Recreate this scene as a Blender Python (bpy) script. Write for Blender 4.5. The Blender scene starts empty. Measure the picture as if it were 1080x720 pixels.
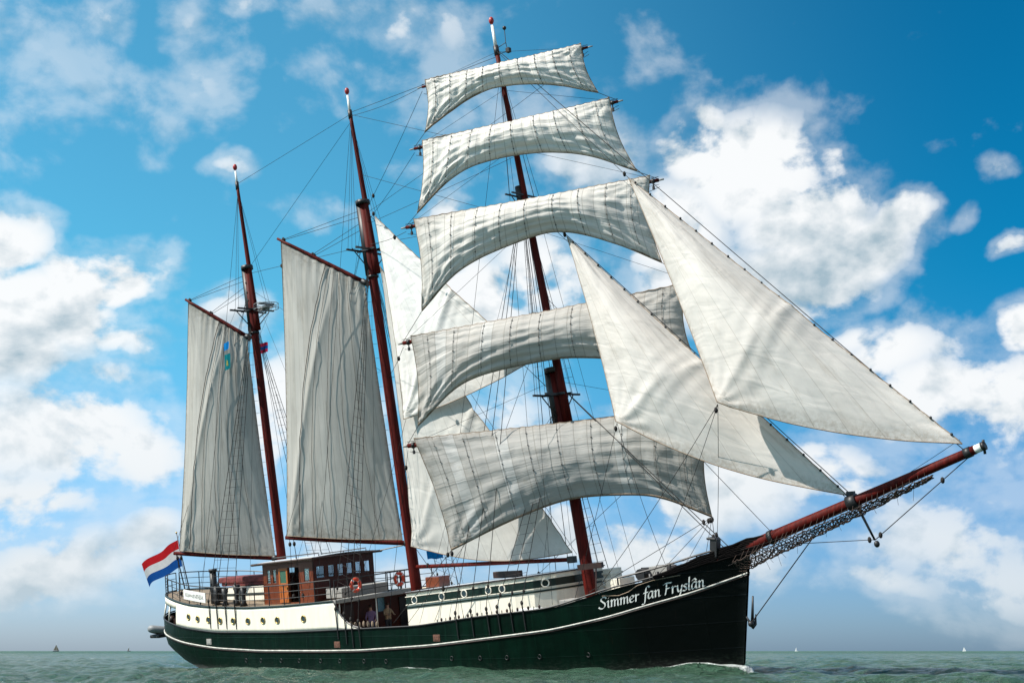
import bpy, math, random
import numpy as np
from mathutils import Vector, Matrix, Euler
R = math.radians
random.seed(7); rng = np.random.RandomState(3)
scene = bpy.context.scene
C = scene.collection

# ------------------------------------------------------------------ camera
EYE = 0.9
cam_d = bpy.data.cameras.new('camera'); cam = bpy.data.objects.new('camera', cam_d); C.objects.link(cam)
cam_d.sensor_width = 36; cam_d.lens = 36 * 1310 / 1080
cam_d.clip_start = 0.1; cam_d.clip_end = 40000
cam.location = (0, 0, EYE); cam.rotation_euler = (R(90) + math.atan(326 / 1310), 0, 0)
scene.camera = cam

# ------------------------------------------------------------------ light and sky
SUN = Vector((-0.955, -0.30, 0)).normalized() * math.cos(R(45)) + Vector((0, 0, math.sin(R(45))))
sd = bpy.data.lights.new('sun', 'SUN'); sd.energy = 5.0; sd.angle = R(0.53); sd.color = (1.0, 0.95, 0.87)
so = bpy.data.objects.new('sun', sd); C.objects.link(so)
so.rotation_euler = SUN.to_track_quat('Z', 'Y').to_euler(); so.location = (-60, 20, 60)
scene.view_settings.view_transform = 'Standard'; scene.view_settings.look = 'None'
scene.view_settings.exposure = 0.55; scene.view_settings.gamma = 1.0
scene.view_settings.use_curve_mapping = False

W = bpy.data.worlds.new('World'); scene.world = W; W.use_nodes = True
class NT:
    def __init__(s, tree): s.t = tree; s.n = tree.nodes; s.l = tree.links
    def val(s, sock, v):
        if v is None: return
        if hasattr(v, 'is_linked'): s.l.new(v, sock)
        else: sock.default_value = v
    def math(s, op, a, b=None, c=None, clamp=False):
        n = s.n.new('ShaderNodeMath'); n.operation = op; n.use_clamp = clamp
        s.val(n.inputs[0], a); s.val(n.inputs[1], b); s.val(n.inputs[2], c); return n.outputs[0]
    def vec(s, op, a, b=None, c=None, out=0):
        n = s.n.new('ShaderNodeVectorMath'); n.operation = op
        s.val(n.inputs[0], a); s.val(n.inputs[1], b)
        if c is not None: s.val(n.inputs[2], c)
        return n.outputs[out]
    def mix(s, f, a, b, kind='RGBA', blend='MIX'):
        n = s.n.new('ShaderNodeMix'); n.data_type = kind
        if kind == 'RGBA': n.blend_type = blend; i, j, o = 6, 7, 2
        else: i, j, o = 2, 3, 0
        s.val(n.inputs[0], f); s.val(n.inputs[i], a); s.val(n.inputs[j], b); return n.outputs[o]
    def noise(s, v, scale, detail=2, rough=0.5, dist=0.0, lac=2.0):
        n = s.n.new('ShaderNodeTexNoise'); s.val(n.inputs['Vector'], v)
        s.val(n.inputs['Scale'], scale); s.val(n.inputs['Detail'], detail); s.val(n.inputs['Roughness'], rough)
        s.val(n.inputs['Distortion'], dist); s.val(n.inputs['Lacunarity'], lac); return n.outputs['Fac']
    def mr(s, v, a, b, c=0.0, d=1.0, smooth=True):
        n = s.n.new('ShaderNodeMapRange'); n.interpolation_type = 'SMOOTHSTEP' if smooth else 'LINEAR'
        s.val(n.inputs[0], v)
        for i, k in enumerate((a, b, c, d)): s.val(n.inputs[i + 1], k)
        return n.outputs[0]
    def comb(s, x, y, z):
        n = s.n.new('ShaderNodeCombineXYZ'); s.val(n.inputs[0], x); s.val(n.inputs[1], y); s.val(n.inputs[2], z); return n.outputs[0]
    def sep(s, v):
        n = s.n.new('ShaderNodeSeparateXYZ'); s.val(n.inputs[0], v); return n.outputs
    def bump(s, h, strength, dist, normal=None):
        n = s.n.new('ShaderNodeBump'); s.val(n.inputs['Height'], h); s.val(n.inputs['Strength'], strength)
        s.val(n.inputs['Distance'], dist); s.val(n.inputs['Normal'], normal); return n.outputs[0]

w = NT(W.node_tree); w.n.clear()
wo = w.n.new('ShaderNodeOutputWorld'); bg = w.n.new('ShaderNodeBackground'); w.l.new(bg.outputs[0], wo.inputs[0])
sky = w.n.new('ShaderNodeTexSky'); sky.sky_type = 'NISHITA'; sky.sun_disc = False
sky.sun_elevation = R(45); sky.sun_rotation = math.atan2(SUN.x, SUN.y)
sky.altitude = 0; sky.air_density = 1.0; sky.dust_density = 0.6; sky.ozone_density = 3.0
tc = w.n.new('ShaderNodeTexCoord'); D = tc.outputs['Generated']
x, y, z = w.sep(D)
az = w.math('ARCTAN2', x, y); el = w.math('ARCSINE', z)
AE = w.comb(az, el, 0.0)
SKY_STRENGTH = 0.089
skyc = w.vec('SCALE', sky.outputs[0]); skyc.node.inputs['Scale'].default_value = SKY_STRENGTH
# clear air above the sea: blue and polarised away from the sun, paler towards the horizon
tint = w.mix(w.mr(az, -0.20, 0.42), (0.50, 1.42, 1.36, 1), (0.02, 0.68, 0.88, 1))
tint = w.mix(w.mr(el, 0.0, 0.30), w.mix(w.mr(az, -0.35, 0.40), (0.72, 0.92, 1.36, 1), (0.36, 0.56, 0.93, 1)), tint)
tint = w.mix(w.mr(el, 0.58, 0.8), tint, (0.85, 0.97, 1.0, 1))  # overhead tint out of view set neutral to keep cyan light off the sails
skyc = w.mix(1.0, skyc, tint, blend='MULTIPLY')
# cloud banks: centre azimuth, centre elevation, half width, half height, thickness  (radians)
CLOUDS = [(-0.3995, 0.307, 0.0388, 0.0259, 1.0), (-0.3288, 0.2822, 0.0401, 0.0281, 1.0), (-0.3632, 0.2537, 0.0612, 0.0333, 1.0), (-0.3876, 0.2193, 0.0569, 0.0333, 0.95), (-0.3045, 0.277, 0.0216, 0.0193, 1.0), (-0.4258, 0.2651, 0.046, 0.0444, 1.0), (-0.297, 0.2248, 0.038, 0.0118, 0.7), (-0.3411, 0.2412, 0.0458, 0.0333, 0.9), (-0.3546, 0.1539, 0.0899, 0.0355, 0.9), (-0.2914, 0.1462, 0.0359, 0.0252, 0.85), (-0.391, 0.1132, 0.0671, 0.0222, 0.8), (-0.3471, 0.0659, 0.0816, 0.0311, 0.8), (-0.2802, 0.0852, 0.0334, 0.0259, 0.75), (-0.377, 0.1774, 0.0451, 0.0185, 0.7), (-0.3092, 0.1962, 0.0302, 0.0133, 0.6), (-0.3944, 0.4307, 0.057, 0.0407, 0.35), (-0.3439, 0.4798, 0.0184, 0.0148, 0.5), (-0.2645, 0.4514, 0.0313, 0.0311, 0.42), (-0.2971, 0.4028, 0.0161, 0.0185, 0.42), (-0.2323, 0.377, 0.0255, 0.0104, 0.6), (-0.2695, 0.4868, 0.0134, 0.0104, 0.45), (-0.1214, 0.4962, 0.0556, 0.0178, 0.6), (-0.0504, 0.4959, 0.0253, 0.0193, 0.5), (-0.216, 0.5007, 0.0169, 0.0059, 0.5), (-0.1565, 0.3502, 0.0331, 0.0104, 0.5), (-0.0915, 0.4673, 0.0498, 0.0296, 0.3), (-0.0316, 0.2667, 0.0537, 0.037, 0.95), (0.0159, 0.2972, 0.0465, 0.037, 0.8), (-0.1951, 0.1795, 0.0241, 0.0444, 0.85), (-0.233, 0.2599, 0.0306, 0.0222, 0.7), (-0.1428, 0.0841, 0.0446, 0.0185, 0.6), (-0.0164, 0.4028, 0.0483, 0.0444, 0.5), (-0.0562, 0.3272, 0.0195, 0.0222, 0.7), (0.0653, 0.3946, 0.0441, 0.037, 0.65), (0.2015, 0.3845, 0.0599, 0.0459, 1.1), (0.1584, 0.3983, 0.0402, 0.0333, 1.0), (0.14, 0.3322, 0.0548, 0.0444, 1.0), (0.2452, 0.337, 0.0471, 0.037, 1.05), (0.285, 0.3117, 0.0451, 0.0281, 1.1), (0.3083, 0.3264, 0.0235, 0.0178, 1.0), (0.2348, 0.2896, 0.0618, 0.0333, 1.0), (0.1733, 0.2856, 0.0695, 0.037, 0.9), (0.2707, 0.3751, 0.0175, 0.0163, 0.8), (0.1327, 0.4655, 0.0298, 0.0296, 0.4), (0.1717, 0.4269, 0.0244, 0.0133, 0.9), (0.3183, 0.2212, 0.0455, 0.0237, 0.8), (0.3903, 0.2333, 0.0289, 0.0178, 1.1), (0.3436, 0.1868, 0.0754, 0.0311, 0.85), (0.3903, 0.1765, 0.0451, 0.0444, 0.9), (0.291, 0.2414, 0.0229, 0.0163, 0.7), (0.159, 0.1208, 0.0671, 0.037, 0.85), (0.1151, 0.1591, 0.045, 0.037, 0.8), (0.2405, 0.1335, 0.0598, 0.0296, 0.8), (0.3219, 0.0877, 0.0818, 0.037, 0.65), (0.3729, 0.0584, 0.0668, 0.037, 0.6), (0.098, 0.0845, 0.052, 0.0259, 0.85), (0.0454, 0.0923, 0.0372, 0.0222, 0.8), (0.2848, 0.0517, 0.0371, 0.0118, 0.6), (0.1859, 0.0616, 0.0445, 0.0185, 0.6), (0.3965, 0.3464, 0.0173, 0.0104, 0.5), (0.3978, 0.2895, 0.017, 0.0067, 0.7), (0.362, 0.3186, 0.0094, 0.0074, 0.45), (-0.0449, 0.0479, 0.089, 0.0222, 0.6), (0.0, 0.1753, 0.0451, 0.0444, 0.6), (-0.1075, 0.1592, 0.015, 0.0444, 0.5)]
warp = w.n.new('ShaderNodeTexNoise'); warp.inputs['Scale'].default_value = 7.0; warp.inputs['Detail'].default_value = 5.0
w.l.new(AE, warp.inputs['Vector'])
wv = w.vec('SUBTRACT', warp.outputs['Color'], (0.5, 0.5, 0.5))
wv = w.vec('MULTIPLY', wv, (0.12, 0.08, 0.0))
AW = w.vec('ADD', AE, wv)
field = None
for (ca, ce, ra, re, th) in CLOUDS:
    q = w.vec('SUBTRACT', AW, (ca, ce, 0.0)); q = w.vec('MULTIPLY', q, (1 / ra, 1 / re, 0.0))
    d2 = w.vec('DOT_PRODUCT', q, q, out=1)
    th = th if ce > 0.33 else min(1.1, th * 1.12)
    b = w.math('MULTIPLY_ADD', d2, -th * 0.55, th * 1.06)
    field = b if field is None else w.math('SMOOTH_MAX', field, b, 0.12)
field = w.math('MAXIMUM', field, -0.6)
# unseen scattered cloud behind and beside the camera, added for neutral fill light
rest = w.math('MULTIPLY', w.noise(D, 3.2, 4, 0.5), 2.6); rest = w.math('SUBTRACT', rest, 0.85)
away = w.mr(w.math('ABSOLUTE', az), 0.45, 0.60); high = w.mr(el, 0.56, 0.70)
field = w.mix(w.math('MAXIMUM', away, high), field, rest, kind='FLOAT')
SA = w.vec('MULTIPLY', AE, (1.0, 1.35, 1.0))
def fluff(v):
    a = w.noise(v, 11.0, 13, 0.60, 0.15)
    b = w.n.new('ShaderNodeTexVoronoi'); b.feature = 'SMOOTH_F1'; b.inputs['Scale'].default_value = 30.0
    b.inputs['Detail'].default_value = 2.0; b.inputs['Roughness'].default_value = 0.5
    b.inputs['Smoothness'].default_value = 0.6; w.l.new(v, b.inputs['Vector'])
    return w.math('SUBTRACT', a, w.math('MULTIPLY', b.outputs['Distance'], 0.17))
n0 = fluff(SA); n1 = fluff(w.vec('ADD', SA, (-0.010, 0.014, 0.0)))
nb = w.noise(SA, 4.5, 4, 0.5); nb1 = w.noise(w.vec('ADD', SA, (-0.03, 0.05, 0.0)), 4.5, 4, 0.5)
arg = w.math('ADD', field, w.math('MULTIPLY', w.math('SUBTRACT', n0, 0.40), 3.3))
dens = w.math('MULTIPLY', w.mr(arg, 0.05, 0.62), w.mr(field, 0.15, 0.95, 0.28, 1.0))
thin = w.mr(field, 0.85, 0.35, 0.16, 0.36)
veil = w.math('MULTIPLY', w.mr(arg, -0.40, 0.50), thin)
dens = w.math('MAXIMUM', dens, veil)
relief = w.math('MULTIPLY', w.math('SUBTRACT', n0, n1), 3.6)
relief = w.math('ADD', relief, w.math('MULTIPLY', w.math('SUBTRACT', nb, nb1), 3.4))
thick = w.mr(arg, 0.55, 1.9)
lit = w.math('ADD', w.math('SUBTRACT', 0.90, w.math('MULTIPLY', thick, 0.36)), relief, clamp=True)
cc = w.mix(lit, (0.27, 0.355, 0.41, 1), (0.67, 0.68, 0.685, 1))
cc = w.mix(w.mr(el, 0.0, 0.24), w.mix(0.55, cc, (0.42, 0.48, 0.52, 1)), cc)
dens = w.math('MULTIPLY', dens, w.mr(el, -0.005, 0.05, 0.62, 0.97))
final = w.mix(dens, skyc, cc)
w.l.new(final, bg.inputs['Color']); bg.inputs['Strength'].default_value = 1.0
W.cycles.sampling_method = 'MANUAL'; W.cycles.sample_map_resolution = 512

# ------------------------------------------------------------------ helpers
def mat(name, col, rough=0.6, metal=0.0, vary=0.15, scale=6.0, bump=0.0, spec=0.5, streak=None, coat=0.0):
    m = bpy.data.materials.new(name); m.use_nodes = True; t = NT(m.node_tree)
    p = m.node_tree.nodes['Principled BSDF']
    g = t.n.new('ShaderNodeTexCoord').outputs['Object']
    v = g if streak is None else t.vec('MULTIPLY', g, streak)
    f = t.noise(v, scale, 5, 0.6)
    dark = tuple(c * (1 - vary) for c in col) + (1,); lite = tuple(min(1, c * (1 + vary)) for c in col) + (1,)
    t.l.new(t.mix(t.mr(f, 0.3, 0.7), dark, lite), p.inputs['Base Color'])
    p.inputs['Roughness'].default_value = rough; p.inputs['Metallic'].default_value = metal
    p.inputs['Specular IOR Level'].default_value = spec; p.inputs['Coat Weight'].default_value = coat
    if bump: t.l.new(t.bump(f, bump, 0.02), p.inputs['Normal'])
    return m

class MB:
    def __init__(s): s.v = []; s.f = []; s.uv = None; s.sm = []
    def quadgrid(s, P, smooth=True, closed_u=False):
        nv = len(P); nu = len(P[0]); b = len(s.v)
        for row in P: s.v.extend([tuple(map(float, p)) for p in row])
        for j in range(nv - 1):
            for i in range(nu if closed_u else nu - 1):
                i2 = (i + 1) % nu
                s.f.append((b + j * nu + i, b + j * nu + i2, b + (j + 1) * nu + i2, b + (j + 1) * nu + i)); s.sm.append(smooth)
        return s
    def poly(s, pts, smooth=False):
        b = len(s.v); s.v.extend([tuple(map(float, p)) for p in pts]); s.f.append(tuple(range(b, b + len(pts)))); s.sm.append(smooth); return s
    def hexa(s, a, smooth=False):      # 8 corners: bottom loop 4, top loop 4
        b = len(s.v); s.v.extend([tuple(map(float, p)) for p in a])
        for q in ((0, 3, 2, 1), (4, 5, 6, 7), (0, 1, 5, 4), (1, 2, 6, 5), (2, 3, 7, 6), (3, 0, 4, 7)):
            s.f.append(tuple(b + k for k in q)); s.sm.append(smooth)
        return s
    def box(s, c, d, M=None):
        x, y, z = d[0] / 2, d[1] / 2, d[2] / 2
        a = [(-x, -y, -z), (x, -y, -z), (x, y, -z), (-x, y, -z), (-x, -y, z), (x, -y, z), (x, y, z), (-x, y, z)]
        a = [Vector(p) for p in a]
        if M is not None: a = [M @ p for p in a]
        return s.hexa([p + Vector(c) for p in a])
    def tube(s, pts, r, n=6, cap=True):
        pts = [Vector(p) for p in pts]; m = len(pts)
        rs = r if isinstance(r, (list, tuple)) else [r] * m
        up = None; base = len(s.v)
        for i, p in enumerate(pts):
            d = (pts[min(i + 1, m - 1)] - pts[max(i - 1, 0)]).normalized()
            if up is None:
                up = Vector((0, 0, 1)) if abs(d.z) < 0.9 else Vector((1, 0, 0))
            a = d.cross(up)
            if a.length < 1e-5: a = d.cross(Vector((0, 1, 0)))
            a.normalize(); b = a.cross(d).normalized(); up = b
            for k in range(n):
                t = 2 * math.pi * k / n
                s.v.append(tuple(p + (a * math.cos(t) + b * math.sin(t)) * rs[i]))
        for i in range(m - 1):
            for k in range(n):
                k2 = (k + 1) % n
                s.f.append((base + i * n + k, base + i * n + k2, base + (i + 1) * n + k2, base + (i + 1) * n + k)); s.sm.append(n > 5)
        if cap:
            s.f.append(tuple(base + k for k in reversed(range(n)))); s.sm.append(False)
            s.f.append(tuple(base + (m - 1) * n + k for k in range(n))); s.sm.append(False)
        return s
    def torus(s, c, Rr, r, M=None, n=24, k=8):
        M = M or Matrix.Identity(3); b = len(s.v)
        for i in range(n):
            for j in range(k):
                t = 2 * math.pi * i / n; u = 2 * math.pi * j / k
                s.v.append(tuple(M @ Vector(((Rr + r * math.cos(u)) * math.cos(t), (Rr + r * math.cos(u)) * math.sin(t), r * math.sin(u))) + Vector(c)))
        for i in range(n):
            for j in range(k):
                s.f.append((b + i * k + j, b + ((i + 1) % n) * k + j, b + ((i + 1) % n) * k + (j + 1) % k, b + i * k + (j + 1) % k)); s.sm.append(True)
        return s
    def ball(s, c, r, n=12, k=8, sc=(1, 1, 1)):
        rows = []
        for j in range(k + 1):
            t = math.pi * j / k
            rows.append([(c[0] + r * sc[0] * math.sin(t) * math.cos(2 * math.pi * i / n), c[1] + r * sc[1] * math.sin(t) * math.sin(2 * math.pi * i / n), c[2] + r * sc[2] * math.cos(t)) for i in range(n)])
        return s.quadgrid(rows[::-1], True, True)
    def build(s, name, material, parent=None, bevel=0.0, label=None, uv=None, solid=0.0):
        me = bpy.data.meshes.new(name); me.from_pydata(s.v, [], s.f); me.update()
        me.polygons.foreach_set('use_smooth', s.sm)
        if uv is not None:
            l = me.uv_layers.new(name='UVMap'); idx = np.empty(len(me.loops), int); me.loops.foreach_get('vertex_index', idx)
            l.data.foreach_set('uv', np.asarray(uv, float)[idx].ravel())
        ms = material if isinstance(material, (list, tuple)) else [material]
        for k in ms: me.materials.append(k)
        o = bpy.data.objects.new(name, me); C.objects.link(o)
        if parent is not None: o.parent = parent
        if bevel:
            b = o.modifiers.new('bevel', 'BEVEL'); b.width = bevel; b.segments = 2; b.limit_method = 'ANGLE'
        if solid:
            b = o.modifiers.new('solid', 'SOLIDIFY'); b.thickness = solid; b.offset = 0
        if label: o['label'] = label
        return o

def tag(o, label, cat, group=None, kind=None):
    if kind: o['kind'] = kind
    if label: o['label'] = label
    if cat: o['category'] = cat
    if group: o['group'] = group
    return o

# ------------------------------------------------------------------ ship frame: x forward from the stern, y to port, z up
SHIP = Matrix.Translation((-20.5, 77.6, 0)) @ Matrix.Rotation(R(-40), 4, 'Z') @ Matrix.Rotation(R(8), 4, 'X')
ship = bpy.data.objects.new('sailing_ship', None); C.objects.link(ship); ship.matrix_world = SHIP
tag(ship, 'three-masted dark green and cream topsail schooner under full sail', 'sailing ship')
def on_ship(o, local): o.matrix_world = SHIP @ local; return o

def itp(x, tab): return float(np.interp(x, [a for a, _ in tab], [b for _, b in tab]))
ZS = [(-1, 6.5), (0.2, 4.0), (0.7, 2.5), (1.5, 1.0), (2.2, .66), (3.0, .64), (4.3, .95)]
def xs(z): return itp(z, ZS)
def xst(z): return 39.13 + .18 * z if z > .3 else 39.18 - (.3 - z) * .8
def hb(x, z):
    d = x - xs(z); e = xst(z) - x
    if d <= 0 or e <= 0: return 0.0
    a = 3.7 * (1 - (1 - d / 9) ** 2.4) ** .62 if d < 9 else 3.7
    L = 13 + max(0, 2.5 - z) * .8
    c = 3.7 * (1 - (1 - e / L) ** 2) if e < L else 3.7
    r = min(a, c)
    if z < .4: r *= max(0, 1 - ((.4 - z) / 2.4) ** 2.2)
    return max(r, 0.0)
TOP = [(.7, 4.5), (4, 4.23), (5.2, 4.08), (6.9, 3.87), (8.8, 3.74), (12, 3.62), (15.1, 3.65), (18.8, 3.8)]
RAIL = [(.6, 3.3), (2.2, 3.08), (4, 2.9), (6.2, 2.63), (9.4, 2.38), (14.6, 2.33), (17.9, 2.39), (20.6, 2.45), (24.4, 2.54), (27.9, 2.87),
        (31.8, 3.12), (33.1, 3.43), (34.6, 3.83), (35.8, 4.02), (37, 4.27), (38.1, 4.57), (39, 4.76), (40.1, 4.98)]
STR = [(.6, 2.6), (2.2, 2.3), (6.1, 1.85), (9.4, 1.58), (12.9, 1.45), (17.8, 1.44), (20.5, 1.47), (25, 1.68), (28.7, 1.98), (31.7, 2.22),
       (32.9, 2.41), (34.4, 2.66), (35.85, 3.0), (37.7, 3.4), (39.9, 4.05)]
def smooth_tab(tab, k=0.9):
    xx = np.arange(tab[0][0], tab[-1][0] + .01, .1); yy = np.interp(xx, [a for a, _ in tab], [b for _, b in tab])
    n = int(k * 10); ker = np.hanning(2 * n + 3); ker /= ker.sum()
    yp = np.pad(yy, n + 1, mode='reflect', reflect_type='odd'); return list(zip(xx, np.convolve(yp, ker, 'valid')))
TOP, RAIL, STR = smooth_tab(TOP), smooth_tab(RAIL), smooth_tab(STR)
top = lambda x: itp(x, TOP); rail = lambda x: itp(x, RAIL); stripe = lambda x: itp(x, STR)
XST = [0.0, .004, .012, .025, .045, .07] + list(np.linspace(.1, .9, 60)) + [.93, .955, .975, .99, .998, 1.0]
def hull_pt(t, z, side=-1, off=0.0):
    a, b = xs(z), xst(z); x = a + (b - a) * t
    y = hb(x, z) if 0 < t < 1 else 0.0
    y = max(y, 0.07 if t >= 1 else 0)
    return x, side * (y + off), z

# ------------------------------------------------------------------ materials
def hull_material():
    m = bpy.data.materials.new('hull_paint'); m.use_nodes = True; t = NT(m.node_tree); p = m.node_tree.nodes['Principled BSDF']
    g = t.n.new('ShaderNodeTexCoord').outputs['Object']; X, Y, Z = t.sep(g)
    f = t.noise(t.vec('MULTIPLY', g, (2.2, 2.2, .22)), 2.0, 6, .62)
    g2 = t.noise(g, 14.0, 4, .6)
    base = t.mix(t.mr(f, .35, .75), (.0004, .0062, .0034, 1), (.0008, .0125, .0066, 1))
    # weathering scuffs and faint rust weeps low on the side
    low = t.mr(Z, 2.2, .6)
    sc = t.mr(t.noise(t.vec('MULTIPLY', g, (1.2, 1.2, .3)), 3.1, 7, .7), .60, .78)
    base = t.mix(t.math('MULTIPLY', t.math('MULTIPLY', sc, low), .35), base, (.016, .030, .024, 1))
    base = t.mix(t.mr(X, 33.0, 36.0), base, (.0008, .0016, .0014, 1))  # bow shadow put into the paint: near black towards the stem
    ru = t.noise(t.vec('MULTIPLY', g, (3.0, 3.0, .12)), 2.6, 5, .7)
    rz = t.noise(g, .9, 3, .5)
    base = t.mix(t.math('MULTIPLY', t.math('MULTIPLY', t.mr(ru, .62, .74), t.mr(rz, .45, .65)), .5), base, (.045, .022, .010, 1))
    salt = t.math('MULTIPLY', t.mr(Z, 1.1, .45), t.mr(t.noise(t.vec('MULTIPLY', g, (1, 1, 3)), 5.0, 6, .7), .45, .7))
    base = t.mix(t.math('MULTIPLY', salt, .30), base, (.06, .08, .06, 1))
    t.l.new(base, p.inputs['Base Color'])
    t.l.new(t.mix(g2, .28, .5, kind='FLOAT'), p.inputs['Roughness'])
    p.inputs['Specular IOR Level'].default_value = .14
    pl = t.noise(t.vec('MULTIPLY', g, (.55, .55, .8)), 1.4, 2, .5)
    sm = t.math('ABSOLUTE', t.math('SUBTRACT', t.math('FRACT', t.math('MULTIPLY', X, .42)), .5)); sz = t.math('ABSOLUTE', t.math('SUBTRACT', t.math('FRACT', t.math('MULTIPLY', Z, .95)), .5))
    seams = t.math('MAXIMUM', t.mr(sm, .485, .5), t.mr(sz, .47, .5))
    t.l.new(t.bump(seams, .5, .012, t.bump(pl, .35, .12)), p.inputs['Normal'])
    return m
M_HULL = hull_material()
M_CREAM = mat('cream_paint', (.80, .74, .62), .45, vary=.06, scale=2.5, streak=(1.5, 1.5, .3))
M_WHITE = mat('white_paint', (.78, .78, .74), .4, vary=.06)
M_STRIPE = mat('strake_paint', (.50, .48, .43), .5, vary=.25, scale=5)
M_DGREEN = mat('green_trim', (.002, .013, .008), .4, vary=.2)
M_DKRAIL = mat('rail_paint', (.010, .022, .022), .4, vary=.2)
M_SPAR = mat('red_spar', (.074, .0066, .0044), .6, vary=.42, scale=3, streak=(3, 3, .25), spec=.12, bump=.3)
M_BLACK = mat('black_iron', (.012, .011, .012), .5, vary=.3)
M_DWOOD = mat('tarred_wood', (.024, .008, .005), .5, vary=.35, scale=4)
M_TEAK = mat('varnished_teak', (.135, .028, .007), .35, vary=.3, scale=5, streak=(4, 4, .5), coat=.3)
M_TEAK_SHADE = mat('teak_in_shade', (.060, .011, .005), .5, vary=.3, scale=5, streak=(4, 4, .5), spec=.25)  # teak copy with shade put into the colour, for forward-facing walls
M_DECK = mat('deck_planks', (.20, .15, .10), .7, vary=.2, scale=8, streak=(.2, 3, 1))
M_ROOF = mat('pale_grey_roof', (.50, .54, .58), .5, vary=.1)
M_ROPE = mat('tarred_rope', (.014, .011, .010), .85, vary=.3, scale=20)
M_MANILA = mat('manila_rope', (.23, .17, .12), .9, vary=.25, scale=20)
M_BRASS = mat('brass', (.55, .38, .14), .35, .8, vary=.2)
M_GREYBOX = mat('grey_canvas_cover', (.28, .27, .25), .8, vary=.12)
M_ORANGE = mat('lifebuoy_orange', (.75, .07, .025), .5, vary=.08)
M_RWHITE = mat('reflective_band', (.8, .8, .78), .4, vary=.05)
M_RUBBER = mat('dinghy_grey', (.20, .21, .215), .55, vary=.1)
M_RUST = mat('rusty_iron', (.12, .05, .03), .7, vary=.4, scale=14)
def glass():
    m = bpy.data.materials.new('window_glass'); m.use_nodes = True; t = NT(m.node_tree); p = m.node_tree.nodes['Principled BSDF']
    p.inputs['Base Color'].default_value = (.75, .85, .87, 1); p.inputs['Roughness'].default_value = .03
    tr = t.n.new('ShaderNodeBsdfTransparent'); tr.inputs[0].default_value = (.80, .88, .90, 1)
    mx = t.n.new('ShaderNodeMixShader'); fr = t.n.new('ShaderNodeFresnel'); fr.inputs[0].default_value = 1.45
    gl = t.n.new('ShaderNodeBsdfGlossy'); gl.inputs['Roughness'].default_value = .03
    t.l.new(fr.outputs[0], mx.inputs[0]); t.l.new(tr.outputs[0], mx.inputs[1]); t.l.new(gl.outputs[0], mx.inputs[2])
    t.l.new(mx.outputs[0], m.node_tree.nodes['Material Output'].inputs[0]); return m
M_GLASS = glass()
M_DKGLASS = mat('dark_glass', (.03, .05, .06), .08, vary=.1, spec=.8)

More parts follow.
